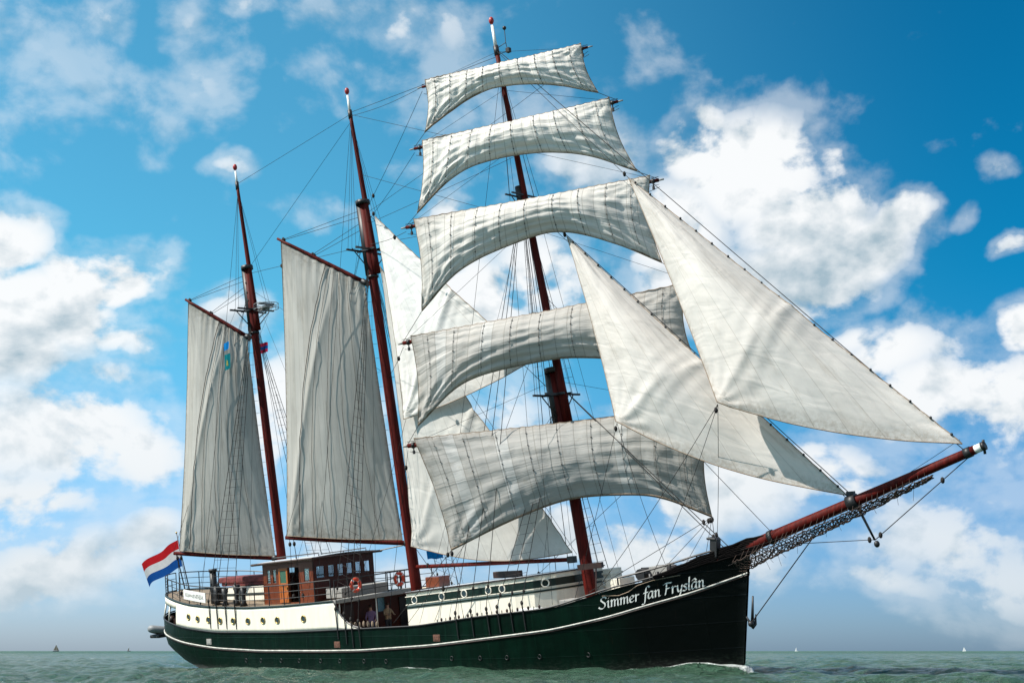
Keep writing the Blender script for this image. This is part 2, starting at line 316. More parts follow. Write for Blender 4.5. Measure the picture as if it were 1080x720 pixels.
def sail_material(name, col, grime, cloths, rows, transl=.35, dirt=.35, fold=.6, seed=0.0, light_panels=False):
    """canvas: UV u across, v up; stitched cloths, stains, creases in the bump, light coming through from behind"""
    m = bpy.data.materials.new(name); m.use_nodes = True; t = NT(m.node_tree); t.n.clear()
    out = t.n.new('ShaderNodeOutputMaterial'); uv = t.n.new('ShaderNodeTexCoord'); U = uv.outputs['UV']; G = uv.outputs['Object']
    u, v, _ = t.sep(U)
    Us = t.vec('ADD', U, (seed, seed * .7, 0))
    big = t.noise(Us, 3.0, 5, .6); fine = t.noise(G, 5.0, 6, .7)
    c = t.mix(t.mr(big, .3, .75), tuple(k * .86 for k in col) + (1,), tuple(min(1, k * 1.05) for k in col) + (1,))
    # seams between the cloths
    def lines(coord, n, wd):
        s = t.math('FRACT', t.math('MULTIPLY', coord, n)); s = t.math('ABSOLUTE', t.math('SUBTRACT', s, .5))
        return t.mr(s, .5 - wd * n, .5, 0.0, 1.0)
    seam = t.math('MULTIPLY', lines(u, cloths, .0026), .42)
    if rows: seam = t.math('MAXIMUM', seam, t.math('MULTIPLY', lines(v, rows, .005), .30))
    # cloths differ slightly from one another
    wn = t.n.new('ShaderNodeTexWhiteNoise'); wn.noise_dimensions = '1D'
    t.l.new(t.math('FLOOR', t.math('MULTIPLY', u, cloths)), wn.inputs['W'])
    if light_panels: cl = t.math('MULTIPLY', t.mr(wn.outputs[0], .80, .86), .22)
    else: cl = t.math('MULTIPLY', wn.outputs[0], .10)
    c = t.mix(cl, c, (.78, .80, .80, 1))
    # grime gathers at the edges and blots elsewhere
    eu = t.math('MULTIPLY', u, t.math('SUBTRACT', 1.0, u)); ev = t.math('MULTIPLY', v, t.math('SUBTRACT', 1.0, v))
    edge = t.mr(t.math('MINIMUM', t.math('MULTIPLY', eu, 4), t.math('MULTIPLY', ev, 2.2)), .16, .0)
    blot = t.mr(t.noise(t.vec('MULTIPLY', Us, (5, 2.2, 1)), 2.2, 7, .72), .52, .74)
    gr = t.math('MULTIPLY', t.math('MAXIMUM', t.math('MULTIPLY', edge, t.mr(fine, .35, .65)), t.math('MULTIPLY', blot, .75)), dirt)
    c = t.mix(gr, c, grime + (1,)); c = t.mix(seam, c, tuple(k * .5 for k in grime) + (1,))
    cr = t.noise(t.vec('MULTIPLY', Us, (1.6, 7.0, 1)), 2.2, 2, .45, 1.0)
    cr2 = t.noise(t.vec('MULTIPLY', Us, (8.0, 2.0, 1)), 1.6, 2, .45, 1.4)
    hgt = t.math('ADD', cr, t.math('MULTIPLY', cr2, .6))
    nb_ = t.bump(hgt, fold, .16); nb_ = t.bump(t.math('ADD', seam, t.math('MULTIPLY', fine, .12)), .25, .02, nb_)
    df = t.n.new('ShaderNodeBsdfDiffuse'); tl = t.n.new('ShaderNodeBsdfTranslucent'); mx = t.n.new('ShaderNodeMixShader')
    t.l.new(c, df.inputs[0]); t.l.new(nb_, df.inputs['Normal']); t.l.new(nb_, tl.inputs['Normal'])
    t.l.new(t.mix(.5, c, (.80, .74, .64, 1), blend='MULTIPLY'), tl.inputs[0])
    mx.inputs[0].default_value = transl; t.l.new(df.outputs[0], mx.inputs[1]); t.l.new(tl.outputs[0], mx.inputs[2])
    t.l.new(mx.outputs[0], out.inputs[0]); return m

# ------------------------------------------------------------------ sea: one sheet to the horizon
W2S = SHIP.inverted()
def build_sea():
    ang = np.radians(np.concatenate([np.arange(-180, -28, 3.0), np.linspace(-28, 28, 720), np.arange(30, 180, 3.0)]))
    r = [2.0]
    while r[-1] < 20: r.append(r[-1] * 1.03)
    while r[-1] < 130: r.append(r[-1] * 1.0036)
    while r[-1] < 400: r.append(r[-1] * 1.009)
    while r[-1] < 16000: r.append(r[-1] * 1.03)
    r = np.array(r); A, Rr = np.meshgrid(ang, r); X = Rr * np.sin(A); Y = Rr * np.cos(A)
    Z = np.zeros_like(X); space = np.maximum(Rr * .0040, .08)
    rs = np.random.RandomState(11)
    for k in range(70):
        lam = 0.5 * (1.062 ** k) * rs.uniform(.9, 1.1)
        th = R(200) + rs.normal(0, .6); kx, ky = math.cos(th) * 2 * math.pi / lam, math.sin(th) * 2 * math.pi / lam
        amp = .0115 * min(lam, 5) ** .40 * rs.uniform(.6, 1.3)
        fade = np.clip((lam / (space * 3.2)) - .6, 0, 1)
        ph = kx * X + ky * Y + rs.uniform(0, 6.28)
        s = np.sin(ph + .35 * np.sin(.23 * X + .31 * Y + k))
        Z += amp * fade * (s + .28 * np.cos(2 * ph))
    Z -= .03
    # ship's own waves
    Mi = np.array(W2S); P = np.stack([X, Y, np.zeros_like(X), np.ones_like(X)], -1) @ Mi.T
    sx, sy = P[..., 0], P[..., 1]
    hbx = np.array([hb(q, .45) for q in np.arange(0, 40.5, .25)]); b = np.interp(sx, np.arange(0, 40.5, .25), hbx, left=0, right=0)
    d = np.abs(sy) - b; d = np.where(sx < 2, np.hypot(sx - 2, sy), d); d = np.where(sx > 39.2, np.hypot(sx - 39.2, sy), d)
    dd = np.clip(d, 0, None)
    bow = .28 * np.exp(-((sx - 38.6) / 1.8) ** 2) * np.exp(-(dd / .9) ** 2)
    arm = .20 * np.exp(-((dd - np.clip(38.5 - sx, 0, 40) * .16) / .55) ** 2) * np.exp(-np.clip(38.5 - sx, 0, 99) / 7.) * (sx < 39.4)
    wrk = .05 * np.sin(sx * .9) * np.exp(-(dd / 2.) ** 2) * ((sx > 2) & (sx < 38))
    near = np.exp(-(dd / 1.2) ** 2) * (sx > 1) * (sx < 40)
    Z = Z * (1 - .45 * near) + bow + arm + wrk
    foam = np.clip(1.3 * np.exp(-(dd / .42) ** 2) * np.clip((sx - 29) / 5, 0, 1) * (sx < 40.2), 0, 1)
    foam = np.maximum(foam, .85 * np.exp(-((dd - np.clip(38.8 - sx, 0, 40) * .16) / .28) ** 2) * np.exp(-np.clip(38 - sx, 0, 99) / 6.) * (sx < 39.8))
    foam = np.maximum(foam, .72 * np.exp(-(dd / .40) ** 2) * (sx > 3) * (sx < 39))
    foam = np.maximum(foam, .55 * np.exp(-(sy / 2.6) ** 2) * np.exp(-np.clip(4 - sx, 0, 99) / 22.) * (sx < 5))
    nr, na = X.shape
    vv = np.stack([X, Y, Z], -1).reshape(-1, 3)
    i = np.arange(nr - 1)[:, None] * na + np.arange(na)[None, :]
    j = np.arange(nr - 1)[:, None] * na + (np.arange(na)[None, :] + 1) % na
    q = np.stack([i, i + na, j + na, j], -1).reshape(-1, 4)
    cen = len(vv); vv = np.vstack([vv, [[0, 0, -.05]]])
    me = bpy.data.meshes.new('sea'); me.vertices.add(len(vv)); me.vertices.foreach_set('co', vv.ravel())
    tri = np.stack([np.full(na, cen), np.arange(na), (np.arange(na) + 1) % na], -1)
    me.loops.add(q.size + tri.size); me.loops.foreach_set('vertex_index', np.concatenate([q.ravel(), tri.ravel()]))
    me.polygons.add(len(q) + len(tri))
    me.polygons.foreach_set('loop_start', np.concatenate([np.arange(len(q)) * 4, q.size + np.arange(na) * 3]))
    me.update(calc_edges=True); me.validate()
    me.polygons.foreach_set('use_smooth', [True] * len(me.polygons))
    at = me.attributes.new('foam', 'FLOAT', 'POINT'); at.data.foreach_set('value', np.append(foam.ravel(), 0).astype(np.float32))
    if me.polygons[len(me.polygons) // 2].normal.z < 0: me.flip_normals()
    m = bpy.data.materials.new('sea_water'); m.use_nodes = True; t = NT(m.node_tree); p = m.node_tree.nodes['Principled BSDF']
    g = t.n.new('ShaderNodeTexCoord').outputs['Object']
    fa = t.n.new('ShaderNodeAttribute'); fa.attribute_name = 'foam'
    dist = t.vec('LENGTH', g, out=1)
    pn = t.noise(g, .05, 4, .6)
    deep = t.mix(pn, (.040, .098, .062, 1), (.062, .124, .082, 1))
    fn = t.noise(t.vec('MULTIPLY', g, (1, 1, .3)), 4.2, 8, .72, .6)
    fmask = t.mr(t.math('ADD', t.math('MULTIPLY', fa.outputs['Fac'], .62), t.math('MULTIPLY', fn, .9)), .74, .92)
    # small whitecaps and spent foam on the open water
    wc = t.noise(t.vec('MULTIPLY', g, (.16, .42, 1)), 1.0, 9, .66, .4); Zc = t.sep(g)[2]
    wcm = t.mr(t.math('ADD', wc, t.math('MULTIPLY', Zc, .28)), .70, .77)
    col = t.mix(t.math('MAXIMUM', fmask, t.math('MULTIPLY', wcm, .8)), deep, (.72, .76, .74, 1))
    t.l.new(col, p.inputs['Base Color'])
    t.l.new(t.mr(dist, 40, 900, .16, .42), p.inputs['Roughness'])
    p.inputs['IOR'].default_value = 1.33; p.inputs['Specular IOR Level'].default_value = .32
    h1 = t.noise(t.vec('MULTIPLY', g, (1.0, 1.5, 1)), 1.6, 9, .62, .5)
    h2 = t.noise(t.vec('MULTIPLY', g, (.12, .3, 1)), 1.0, 6, .6, .3)
    nn = t.bump(h1, 1.0, .8); nn = t.bump(h2, 1.0, .9, nn)
    t.l.new(nn, p.inputs['Normal'])
    me.materials.append(m)
    o = bpy.data.objects.new('sea', me); C.objects.link(o); o['kind'] = 'structure'
build_sea()

# ------------------------------------------------------------------ hull
def hull_side(zlo, zhi, nz, side, mb, off=0.0, ts=XST):
    rows = []
    for j in range(nz + 1):
        row = []
        for t in ts:
            x0 = 1 + 38.5 * t
            a = zlo(x0) if callable(zlo) else zlo; b = zhi(x0) if callable(zhi) else zhi
            row.append(hull_pt(t, a + (b - a) * j / nz, side, off))
        rows.append(row)
    mb.quadgrid(rows if side < 0 else [r[::-1] for r in rows])
mb = MB()
for s in (-1, 1): hull_side(-1.6, rail, 16, s, mb)
hull = mb.build('hull', M_HULL, ship, solid=0.0)

def strake(zf, hgt, thick, name, m, parent, x0=None, x1=None, n=110, both=(-1, 1)):
    mb = MB()
    for s in both:
        rows = []
        for (oz, oy) in ((-hgt / 2, -.02), (-hgt / 2, thick), (hgt / 2, thick), (hgt / 2, -.02)):
            row = []
            for i in range(n + 1):
                tt = i / n; tt = tt + .12 * math.sin(2 * math.pi * tt) / -6.2832
                zc = zf((x0 if x0 is not None else 0.6) + ((x1 if x1 is not None else 40) - (x0 if x0 is not None else 0.6)) * tt)
                a = xs(zc) + .001 if x0 is None else x0; b = xst(zc) - .001 if x1 is None else x1
                x = a + (b - a) * tt; z = zf(x) + oz
                row.append((x, s * (max(hb(x, zf(x)), .07 if x > 39 else 0) + oy), z))
            rows.append(row)
        mb.quadgrid(rows if s < 0 else [r[::-1] for r in rows])
    return mb.build(name, m, parent)
strake(stripe, .065, .045, 'rubbing_strake', M_STRIPE, hull)
strake(lambda x: stripe(x) - .075, .05, .04, 'rubbing_strake', M_DWOOD, hull, n=110)
strake(lambda x: rail(x) + .02, .07, .05, 'cap_rail', M_BLACK, hull)

# poop side in cream with the S-shaped sweep at its forward end; open ports round the stern
XO = 5.25
def scurve(x):          # height of cream side forward of the break
    return itp(x, [(18.8, 3.8), (18.95, 3.62), (19.15, 3.3), (19.4, 3.0), (19.8, 2.72), (20.2, 2.56), (20.7, 2.47)])
mb = MB()
for s in (-1, 1):
    rows = []; X = list(np.linspace(XO, 18.8, 60)) + list(np.linspace(18.85, 20.7, 24))
    for j in range(9):
        row = []
        for x in X:
            lo = rail(x) + .05; hi = top(x) if x <= 18.8 else max(scurve(x), lo + .01); z = lo + (hi - lo) * j / 8
            row.append((x, s * (hb(x, z)), z))
        rows.append(row)
    mb.quadgrid(rows if s < 0 else [r[::-1] for r in rows])
    # band above and post beside the stern opening
    ts = np.linspace(0.0, 1.0, 26); rows = []
    for dz in (-.42, -.21, 0.0):
        row = []
        for tt in ts:
            z0 = 4.3; x = xs(4.2) + (XO - xs(4.2)) * tt ** 1.7; z = top(x) + dz
            row.append((x, s * hb(x, 4.15), z))
        rows.append(row)
    mb.quadgrid(rows if s < 0 else [r[::-1] for r in rows])
poop = mb.build('poop_side', M_CREAM, ship, solid=.05)
for s in (-1, 1):
    for x in (1.0, 2.35, 3.9):
        mb = MB(); z0, z1 = rail(x) + .05, top(x) - .42
        mb.tube([(x, s * (hb(x, 3.0) - .05), z0), (x, s * (hb(x, 4.1) - .05), z1)], .05, 6); mb.build('stern_post', M_CREAM, poop)
# black moulding along the S sweep and the top
for s in (-1, 1):
    mb = MB(); mb.tube([(x, s * (hb(x, 3.0) + .01), scurve(x) + .03) for x in np.linspace(18.8, 20.7, 20)], .05, 5); mb.build('sweep_moulding', M_BLACK, poop)
strake(lambda x: top(x) + .02, .09, .06, 'poop_rail_cap', M_DKRAIL, poop, x0=xs(4.2) + .01, x1=18.8)
# portholes in the poop side
for s in (-1, 1):
    for (x, z) in [(6.83, 3.24), (7.77, 3.13), (8.78, 3.07), (9.82, 3.01), (10.92, 2.98), (12.16, 2.96), (13.39, 2.97), (14.53, 2.97), (16.56, 3.01)]:
        y = hb(x, z); mb = MB(); M = Matrix.Rotation(R(90), 3, 'X'); sl = (hb(x + .1, z) - hb(x - .1, z)) / .2
        M = Matrix.Rotation(-s * math.atan(sl) * -1, 3, 'Z') @ M
        mb.torus((x, s * (y + .03), z), .16, .035, M, 16, 6)
        ph = mb.build('porthole', M_BRASS, poop)
        mb = MB(); mb.poly([tuple(Vector((x, s * (y + .032), z)) + M @ Vector((.15 * math.cos(a), .15 * math.sin(a), 0))) for a in np.linspace(0, 2 * math.pi, 14, endpoint=False)])
        mb.build('pane', M_DKGLASS, ph)

# decks
def deck(x0, x1, zf, name, m, inset=.04, n=50, lo=None, th=.08):
    mb = MB(); up = []; 
    for x in np.linspace(x0, x1, n):
        z = zf(x); b = max(hb(x, z) - inset, .02); up.append((x, b, z))
    rows = [[(x, -b, z - th) for x, b, z in up], [(x, -b, z) for x, b, z in up], [(x, 0, z + .05) for x, b, z in up], [(x, b, z) for x, b, z in up], [(x, b, z - th) for x, b, z in up], [(x, -b, z - th) for x, b, z in up]]
    mb.quadgrid(rows, False); return mb.build(name, m, ship)
deck(xs(4.2) + .02, 18.85, lambda x: top(x) - .03, 'poop_deck', M_DECK)
deck(xs(2.5) + .05, 33.2, lambda x: rail(x) - .95, 'main_deck', M_DECK)
deck(33.2, 39.6, lambda x: rail(x) - .42, 'foredeck', M_DECK)
mb = MB(); zz = rail(33.2)
mb.hexa([(33.16, -2.7, zz - 1.0), (33.24, -2.7, zz - 1.0), (33.24, 2.7, zz - 1.0), (33.16, 2.7, zz - 1.0), (33.16, -2.7, zz - .45), (33.24, -2.7, zz - .45), (33.24, 2.7, zz - .45), (33.16, 2.7, zz - .45)])
mb.build('foredeck_bulkhead', M_CREAM, ship)

# bridge deck edge and the cabin front under it
mb = MB(); mb.hexa([(18.5, -3.72, 3.68), (19.0, -3.72, 3.68), (19.0, 2.0, 3.68), (18.5, 2.0, 3.68), (18.5, -3.72, 3.86), (19.0, -3.72, 3.86), (19.0, 2.0, 3.92), (18.5, 2.0, 3.92)])
mb.build('bridge_deck_edge', M_GREYBOX, ship, bevel=.02)
mb = MB(); mb.hexa([(17.5, -3.55, 1.45), (17.6, -3.55, 1.45), (17.6, 3.5, 1.45), (17.5, 3.5, 1.45), (17.5, -3.55, 3.66), (17.6, -3.55, 3.66), (17.6, 3.5, 3.66), (17.5, 3.5, 3.66)])
cabin = mb.build('cabin_front', M_TEAK_SHADE, ship)
def framed(parent, name, c, ax, up, w_, h_, frame_m, pane_m, fw=.06, th=.05, arch=False, pane_name='pane'):
    """a frame with a pane; ax = direction across, up = direction up, both unit vectors"""
    ax = Vector(ax).normalized(); up = Vector(up).normalized(); nn = ax.cross(up); c = Vector(c)
    M = Matrix((ax, nn, up)).transposed(); mb = MB()
    for (a, b, ww, hh) in ((0, h_ / 2, w_ + fw, fw), (0, -h_ / 2, w_ + fw, fw), (-w_ / 2, 0, fw, h_ - fw), (w_ / 2, 0, fw, h_ - fw)):
        mb.box(c + ax * a + up * b, (ww, th, hh), M)
    f = mb.build(name, frame_m, parent, bevel=.008)
    mb = MB(); mb.box(c, (w_ - fw, th * .3, h_ - fw), M); mb.build(pane_name, pane_m, f); return f
def part_box(name, c, d, m, parent, bevel=.01): mb = MB(); mb.box(c, d); return mb.build(name, m, parent, bevel=bevel)
for y, w_, h_, z in ((-2.9, .45, .8, 3.05), (.65, .55, .75, 3.2)):
    framed(cabin, 'window', (17.64, y, z), (0, 1, 0), (0, 0, 1), w_, h_, M_DWOOD, mat('curtained_glass', (.10, .24, .30), .15, vary=.2))
for y, m in ((-1.7, M_DWOOD), (2.4, M_BLACK)):
    d = part_box('door', (17.63, y, 2.5), (.06, .8, 1.9), m, cabin); part_box('handle', (17.69, y + .3, 2.45), (.06, .03, .14), M_BRASS, d, 0)
part_box('bench', (18.0, -.2, 1.85), (.5, 1.2, .45), M_TEAK, ship); 
mb = MB()
mb.box((18.9, 2.15, 2.6), (.1, .35, 2.2)); mb.build('bridge_pillar', M_DWOOD, ship)
for y in (-3.4, -.9): mb = MB(); mb.tube([(18.9, y, 1.5), (18.9, y, 3.72)], .04, 6); mb.build('bridge_pillar', M_CREAM, ship)
# ------------------------------------------------------------------ wheelhouse
X0, X1, Y0, Y1, ZB = 11.45, 15.55, -2.0, 2.35, 3.6
def roofz(x): return 5.72 + (x - X0) * .03
house = bpy.data.objects.new('wheelhouse', None); C.objects.link(house); house.parent = ship
def wall(pts0, pts1, openings, name, m, th=.07, z0=ZB):
    """wall from a to b (xy) with rectangular openings (s0, s1, z0, z1)"""
    a = Vector((pts0[0], pts0[1], 0)); b = Vector((pts1[0], pts1[1], 0)); L = (b - a).length; d = (b - a) / L
    nn = Vector((-d.y, d.x, 0)); mb = MB(); cuts = sorted(set([0, L] + [o[0] for o in openings] + [o[1] for o in openings]))
    def slab(s0, s1, za, zb0, zb1):
        if s1 - s0 < 1e-4: return
        p = a + d * s0; q = a + d * s1; o = nn * th
        mb.hexa([p + Vector((0, 0, za)), q + Vector((0, 0, za)), q + o + Vector((0, 0, za)), p + o + Vector((0, 0, za)),
                 p + Vector((0, 0, zb0)), q + Vector((0, 0, zb1)), q + o + Vector((0, 0, zb1)), p + o + Vector((0, 0, zb0))])
    for s0, s1 in zip(cuts[:-1], cuts[1:]):
        op = [o for o in openings if o[0] <= s0 + 1e-6 and o[1] >= s1 - 1e-6]
        ra, rb = roofz((a + d * s0).x), roofz((a + d * s1).x)
        if op: slab(s0, s1, z0, op[0][2], op[0][2]) if op[0][2] > z0 + .01 else None; slab(s0, s1, op[0][3], ra, rb)
        else: slab(s0, s1, z0, ra, rb)
    return mb.build(name, m, house), a, d
WZ0, WZ1 = 4.72, 5.45
sideop = [(.35, .65, WZ0, WZ1), (.82, 1.12, WZ0, WZ1), (2.15, 2.95, ZB + .1, 5.5), (3.35, 3.78, 4.72, 5.42)]
frontop = [(.18, .78, 4.85, 5.48), (1.02, 1.48, 4.85, 5.48), (1.68, 2.12, 4.85, 5.48), (2.32, 2.76, 4.85, 5.48), (2.96, 3.40, 4.85, 5.48), (3.62, 4.05, 4.85, 5.48)]
for (p0, p1, ops, nm) in (((X0, Y0), (X1, Y0), sideop, 'side_wall'), ((X1, Y0), (X1, Y1), frontop, 'front_wall'),
                          ((X1, Y1), (X0, Y1), [(.3, 1.0, 4.6, 5.48), (1.2, 1.9, 4.6, 5.48), (2.1, 2.8, 4.6, 5.48), (3.0, 3.8, 4.6, 5.48)], 'side_wall'),
                          ((X0, Y1), (X0, Y0), [(.3, 1.0, 4.6, 5.48), (1.2, 1.9, 4.6, 5.48), (2.1, 2.9, 4.6, 5.48), (3.1, 4.0, 4.6, 5.48)], 'back_wall')):
    wl, a, d = wall(p0, p1, ops, nm, M_TEAK if nm != 'front_wall' else M_TEAK_SHADE)
    for o in ops:
        if o[2] < 4.2: continue
        c = a + d * ((o[0] + o[1]) / 2) + Vector((-d.y, d.x, 0)) * .035
        c.z = (o[2] + o[3]) / 2
        framed(wl, 'window', c, d, (0, 0, 1), o[1] - o[0], o[3] - o[2], M_TEAK if nm == 'side_wall' else M_TEAK_SHADE, M_GLASS, .05, .09)
# door leaf swung back against the side, just aft of its opening, with its own window
mb = MB(); dy = Y0 - .06
for (xa, xb, za, zb) in ((12.85, 12.97, ZB + .1, 5.5), (13.45, 13.57, ZB + .1, 5.5), (12.97, 13.45, ZB + .1, ZB + .3), (12.97, 13.45, 4.55, 4.72), (12.97, 13.45, 5.36, 5.5)):
    mb.box(((xa + xb) / 2, dy, (za + zb) / 2), (xb - xa, .05, zb - za))
mb.box((13.21, dy + .01, 4.25), (.5, .02, .9))
M_LTEAK = mat('light_varnish', (.36, .10, .02), .35, vary=.25, streak=(4, 4, .5), coat=.3)
door = mb.build('door', M_LTEAK, house, bevel=.01); part_box('handle', (13.52, dy - .05, 4.45), (.04, .06, .12), M_BRASS, door, 0)
part_box('pane', (13.21, dy, 5.04), (.48, .015, .64), mat('green_tinted_glass', (.05, .12, .08), .1, vary=.1), door, 0)
mb = MB()
rows = []
for x in np.linspace(X0 - .5, X1 + .35, 12):
    rows.append([(x, y, roofz(x) + .10 - .035 * (y - .17) ** 2 * .5 + dz) for y, dz in [(Y0 - .3, 0)] + [(yy, .09) for yy in np.linspace(Y0 - .28, Y1 + .28, 9)] + [(Y1 + .3, 0)]])
mb.quadgrid(rows, True); roof = mb.build('roof', M_ROOF, house, solid=.03)
mb = MB(); xa, xb = X0 - .52, X1 + .37
P = [(xa, Y0 - .33), (xb, Y0 - .33), (xb, Y1 + .33), (xa, Y1 + .33)]
for p, q in zip(P, P[1:] + P[:1]):
    c = (np.array(p) + np.array(q)) / 2; z = (roofz(p[0]) + roofz(q[0])) / 2
    mb.tube([(p[0], p[1], roofz(p[0]) + .06), (q[0], q[1], roofz(q[0]) + .06)], .06, 4)
mb.build('roof_moulding', M_DWOOD, roof)
mb = MB(); mb.tube([(12.0, -1.6, 6.05), (15.6, -1.6, 6.15)], .03, 5); mb.tube([(12.0, 1.8, 6.0), (15.6, 1.8, 6.15)], .03, 5)
for x in (12.0, 13.8, 15.6):
    for y in (-1.6, 1.8): mb.tube([(x, y, 5.85), (x, y, 6.1)], .025, 5)
mb.build('roof_handrail', M_BLACK, roof)
part_box('interior_panel', (13.4, .6, 4.2), (2.2, 1.6, 1.1), M_DWOOD, house)
# nav light box and covered locker in front
part_box('locker', (16.9, -.25, 4.06), (1.2, 3.3, .5), M_GREYBOX, ship, .03)
mb = MB(); mb.tube([(16.2, 2.3, 5.95), (19.3, 3.6, 6.35)], .035, 5); mb.build('awning_pole', M_GREYBOX, house)

# deckhouse on the main deck: cream with green bands and round ports
def dh(x): return 3.97 + (x - 22.9) * .064
OUT = [(22.4, -2.2), (29.2, -2.2), (30.1, -1.95), (30.8, -1.25), (31.15, -.3), (31.2, 1.85), (30.6, 2.15), (22.4, 2.2)]
def ring(zf0, zf1, grow, name, m, parent, th=True):
    mb = MB(); c = Vector((27, 0, 0)); pts = []
    n = len(OUT)
    for i in range(n):
        p = Vector(OUT[i] + (0,)); a = (p - Vector(OUT[i - 1] + (0,))).normalized(); b = (Vector(OUT[(i + 1) % n] + (0,)) - p).normalized()
        na = Vector((a.y, -a.x, 0)); nb = Vector((b.y, -b.x, 0)); k = (na + nb); k = k / max(k.dot(na), .3); pts.append(p + k * grow)
    pts.append(pts[0])
    mb.quadgrid([[(p.x, p.y, zf0(p.x)) for p in pts], [(p.x, p.y, zf1(p.x)) for p in pts]], False)
    return mb.build(name, m, parent, solid=.03 if th else 0), pts
dhouse, dp = ring(lambda x: rail(min(x, 31)) - .95, lambda x: dh(x), 0, 'deckhouse', M_CREAM, ship)
ring(lambda x: dh(x) - .52, lambda x: dh(x) - .20, .025, 'green_band', M_DGREEN, dhouse)
ring(lambda x: dh(x) - .19, lambda x: dh(x) - .15, .05, 'moulding', M_CREAM, dhouse); ring(lambda x: dh(x) - .57, lambda x: dh(x) - .53, .05, 'moulding', M_CREAM, dhouse)
ring(lambda x: dh(x) - .72, lambda x: dh(x) - .64, .03, 'green_band', M_DGREEN, dhouse)
mb = MB(); mb.poly([(p.x * 1.0, p.y * 1.04, dh(p.x) + .06) for p in dp[:-1]]); mb.quadgrid([[(p.x, p.y * 1.04, dh(p.x) - .02) for p in dp], [(p.x, p.y * 1.04, dh(p.x) + .06) for p in dp]], False)
dr = mb.build('roof', M_ROOF, dhouse)
ring(lambda x: dh(x) + .0, lambda x: dh(x) + .05, .11, 'roof_edge', M_DWOOD, dhouse)
for s in (-1, 1):
    for x, z in [(24.76, 3.36 + .0), (26.18, 3.46), (27.68, 3.53), (28.51, 3.63), (22.95, 3.3)]:
        z = dh(x) - .36; mb = MB(); M = Matrix.Rotation(R(90), 3, 'X'); mb.torus((x, s * 2.25, z), .17, .032, M, 18, 6); ph = mb.build('porthole', M_CREAM, dhouse)
        mb = MB(); mb.poly([(x + .16 * math.cos(a), s * 2.262, z + .16 * math.sin(a)) for a in np.linspace(0, 2 * math.pi, 16, endpoint=False)]); mb.build('pane', M_DKGLASS, ph)
mb = MB(); M = Matrix.Rotation(R(-52), 3, 'Z') @ Matrix.Rotation(R(90), 3, 'X'); x, y = 30.52, -1.62
mb.torus((x, y, dh(x) - .36), .17, .032, Matrix.Rotation(R(45), 3, 'Z') @ Matrix.Rotation(R(90), 3, 'X'), 18, 6); mb.build('porthole', M_CREAM, dhouse)
for c, d, m, nm in (((23.3, -.9, 4.35), (.9, .8, .5), M_TEAK, 'skylight'), ((28.2, -1.4, 4.55), (1.6, .25, .3), M_DWOOD, 'oar_rack'), ((31.0, 1.0, 4.75), (.0001, .1, .1), M_CREAM, None),
                     ((30.4, -2.75, 2.75), (1.1, .6, .75), M_WHITE, 'deck_locker'), ((32.3, -2.0, 3.0), (.9, .9, .8), M_GREYBOX, 'deck_locker'), ((32.6, 1.2, 3.4), (.8, 1.2, 1.2), M_CREAM, 'companionway')):
    if nm: part_box(nm, c, d, m, ship, .03)
mb = MB()
for i in range(4): mb.box((31.9, 1.65, 3.35 + i * .28), (.5, 1.0, .09))
mb.box((31.9, 1.65, 3.8), (.4, .9, 1.2)); mb.build('louvred_vent', M_CREAM, ship)

# ------------------------------------------------------------------ railings
def rails(name, path, heights, posts, m=M_BLACK, r=.022, parent=ship, h=1.0):
    """path: list of (x,y,z) deck points; horizontals at the heights given, each post its own part"""
    mb = MB()
    for hh in heights: mb.tube([(p[0], p[1], p[2] + hh) for p in path], r * (1.4 if hh == heights[-1] else .8), 5)
    o = mb.build(name, m, parent)
    L = [0]
    for a, b in zip(path[:-1], path[1:]): L.append(L[-1] + (Vector(b) - Vector(a)).length)
    for k in range(posts):
        s = L[-1] * k / (posts - 1); q = [float(np.interp(s, L, [p[i] for p in path])) for i in range(3)]
        mb = MB(); mb.tube([q, (q[0], q[1], q[2] + heights[-1])], r * 1.3, 5); mb.build('post', m, o)
    return o
for s in (-1, 1):
    path = []
    for x in list(xs(4.2) + (18.6 - xs(4.2)) * np.linspace(0, 1, 60) ** 1.6): path.append((x + .02, s * max(hb(x, 4.1) - .05, 0), top(x) + .06))
    rails('poop_railing', path, (.33, .66, 1.0), 17)
rails('bridge_railing', [(18.85, -3.6, 3.86), (18.85, -1.2, 3.88), (18.85, 1.9, 3.92)], (.3, .6, .95), 7)
rails('bridge_railing', [(18.85, 1.9, 3.92), (15.8, 3.3, 3.75)], (.3, .6, .95), 4)
for s in (-1, 1):
    path = [(x, s * (hb(x, rail(x)) - .03), rail(x) + .05) for x in np.linspace(34.9, 39.1, 20)]
    ends = [(34.5, s * (hb(34.5, 3.8) - .03), rail(34.5) - .2)]
    o = rails('bow_railing', path, (.3,), 5, r=.03)
# stern name board on the railing
mb = MB(); row0, row1 = [], []
for x in np.linspace(6.35, 8.6, 8): y = -(hb(x, 4.1) + .02); row0.append((x, y, itp(x, [(6.35, 4.23), (8.6, 3.98)]))); row1.append((x, y - .0, itp(x, [(6.35, 4.75), (8.6, 4.5)])))
mb.quadgrid([row0, row1], False); nb_o = mb.build('name_board', M_WHITE, ship, solid=.04)
mb = MB()
for i in range(13):     # weathered, no longer legible lettering
    x = 6.6 + i * .145; z = itp(x, [(6.35, 4.49), (8.6, 4.24)]); y = -(hb(x, 4.1) + .048)
    h_ = random.uniform(.09, .17); mb.box((x, y, z), (.05, .01, h_ * 2 * .8)); mb.box((x + .05, y, z + random.uniform(-.1, .1)), (.06, .01, .04))
mb.build('faded_lettering', M_GREYBOX, nb_o)

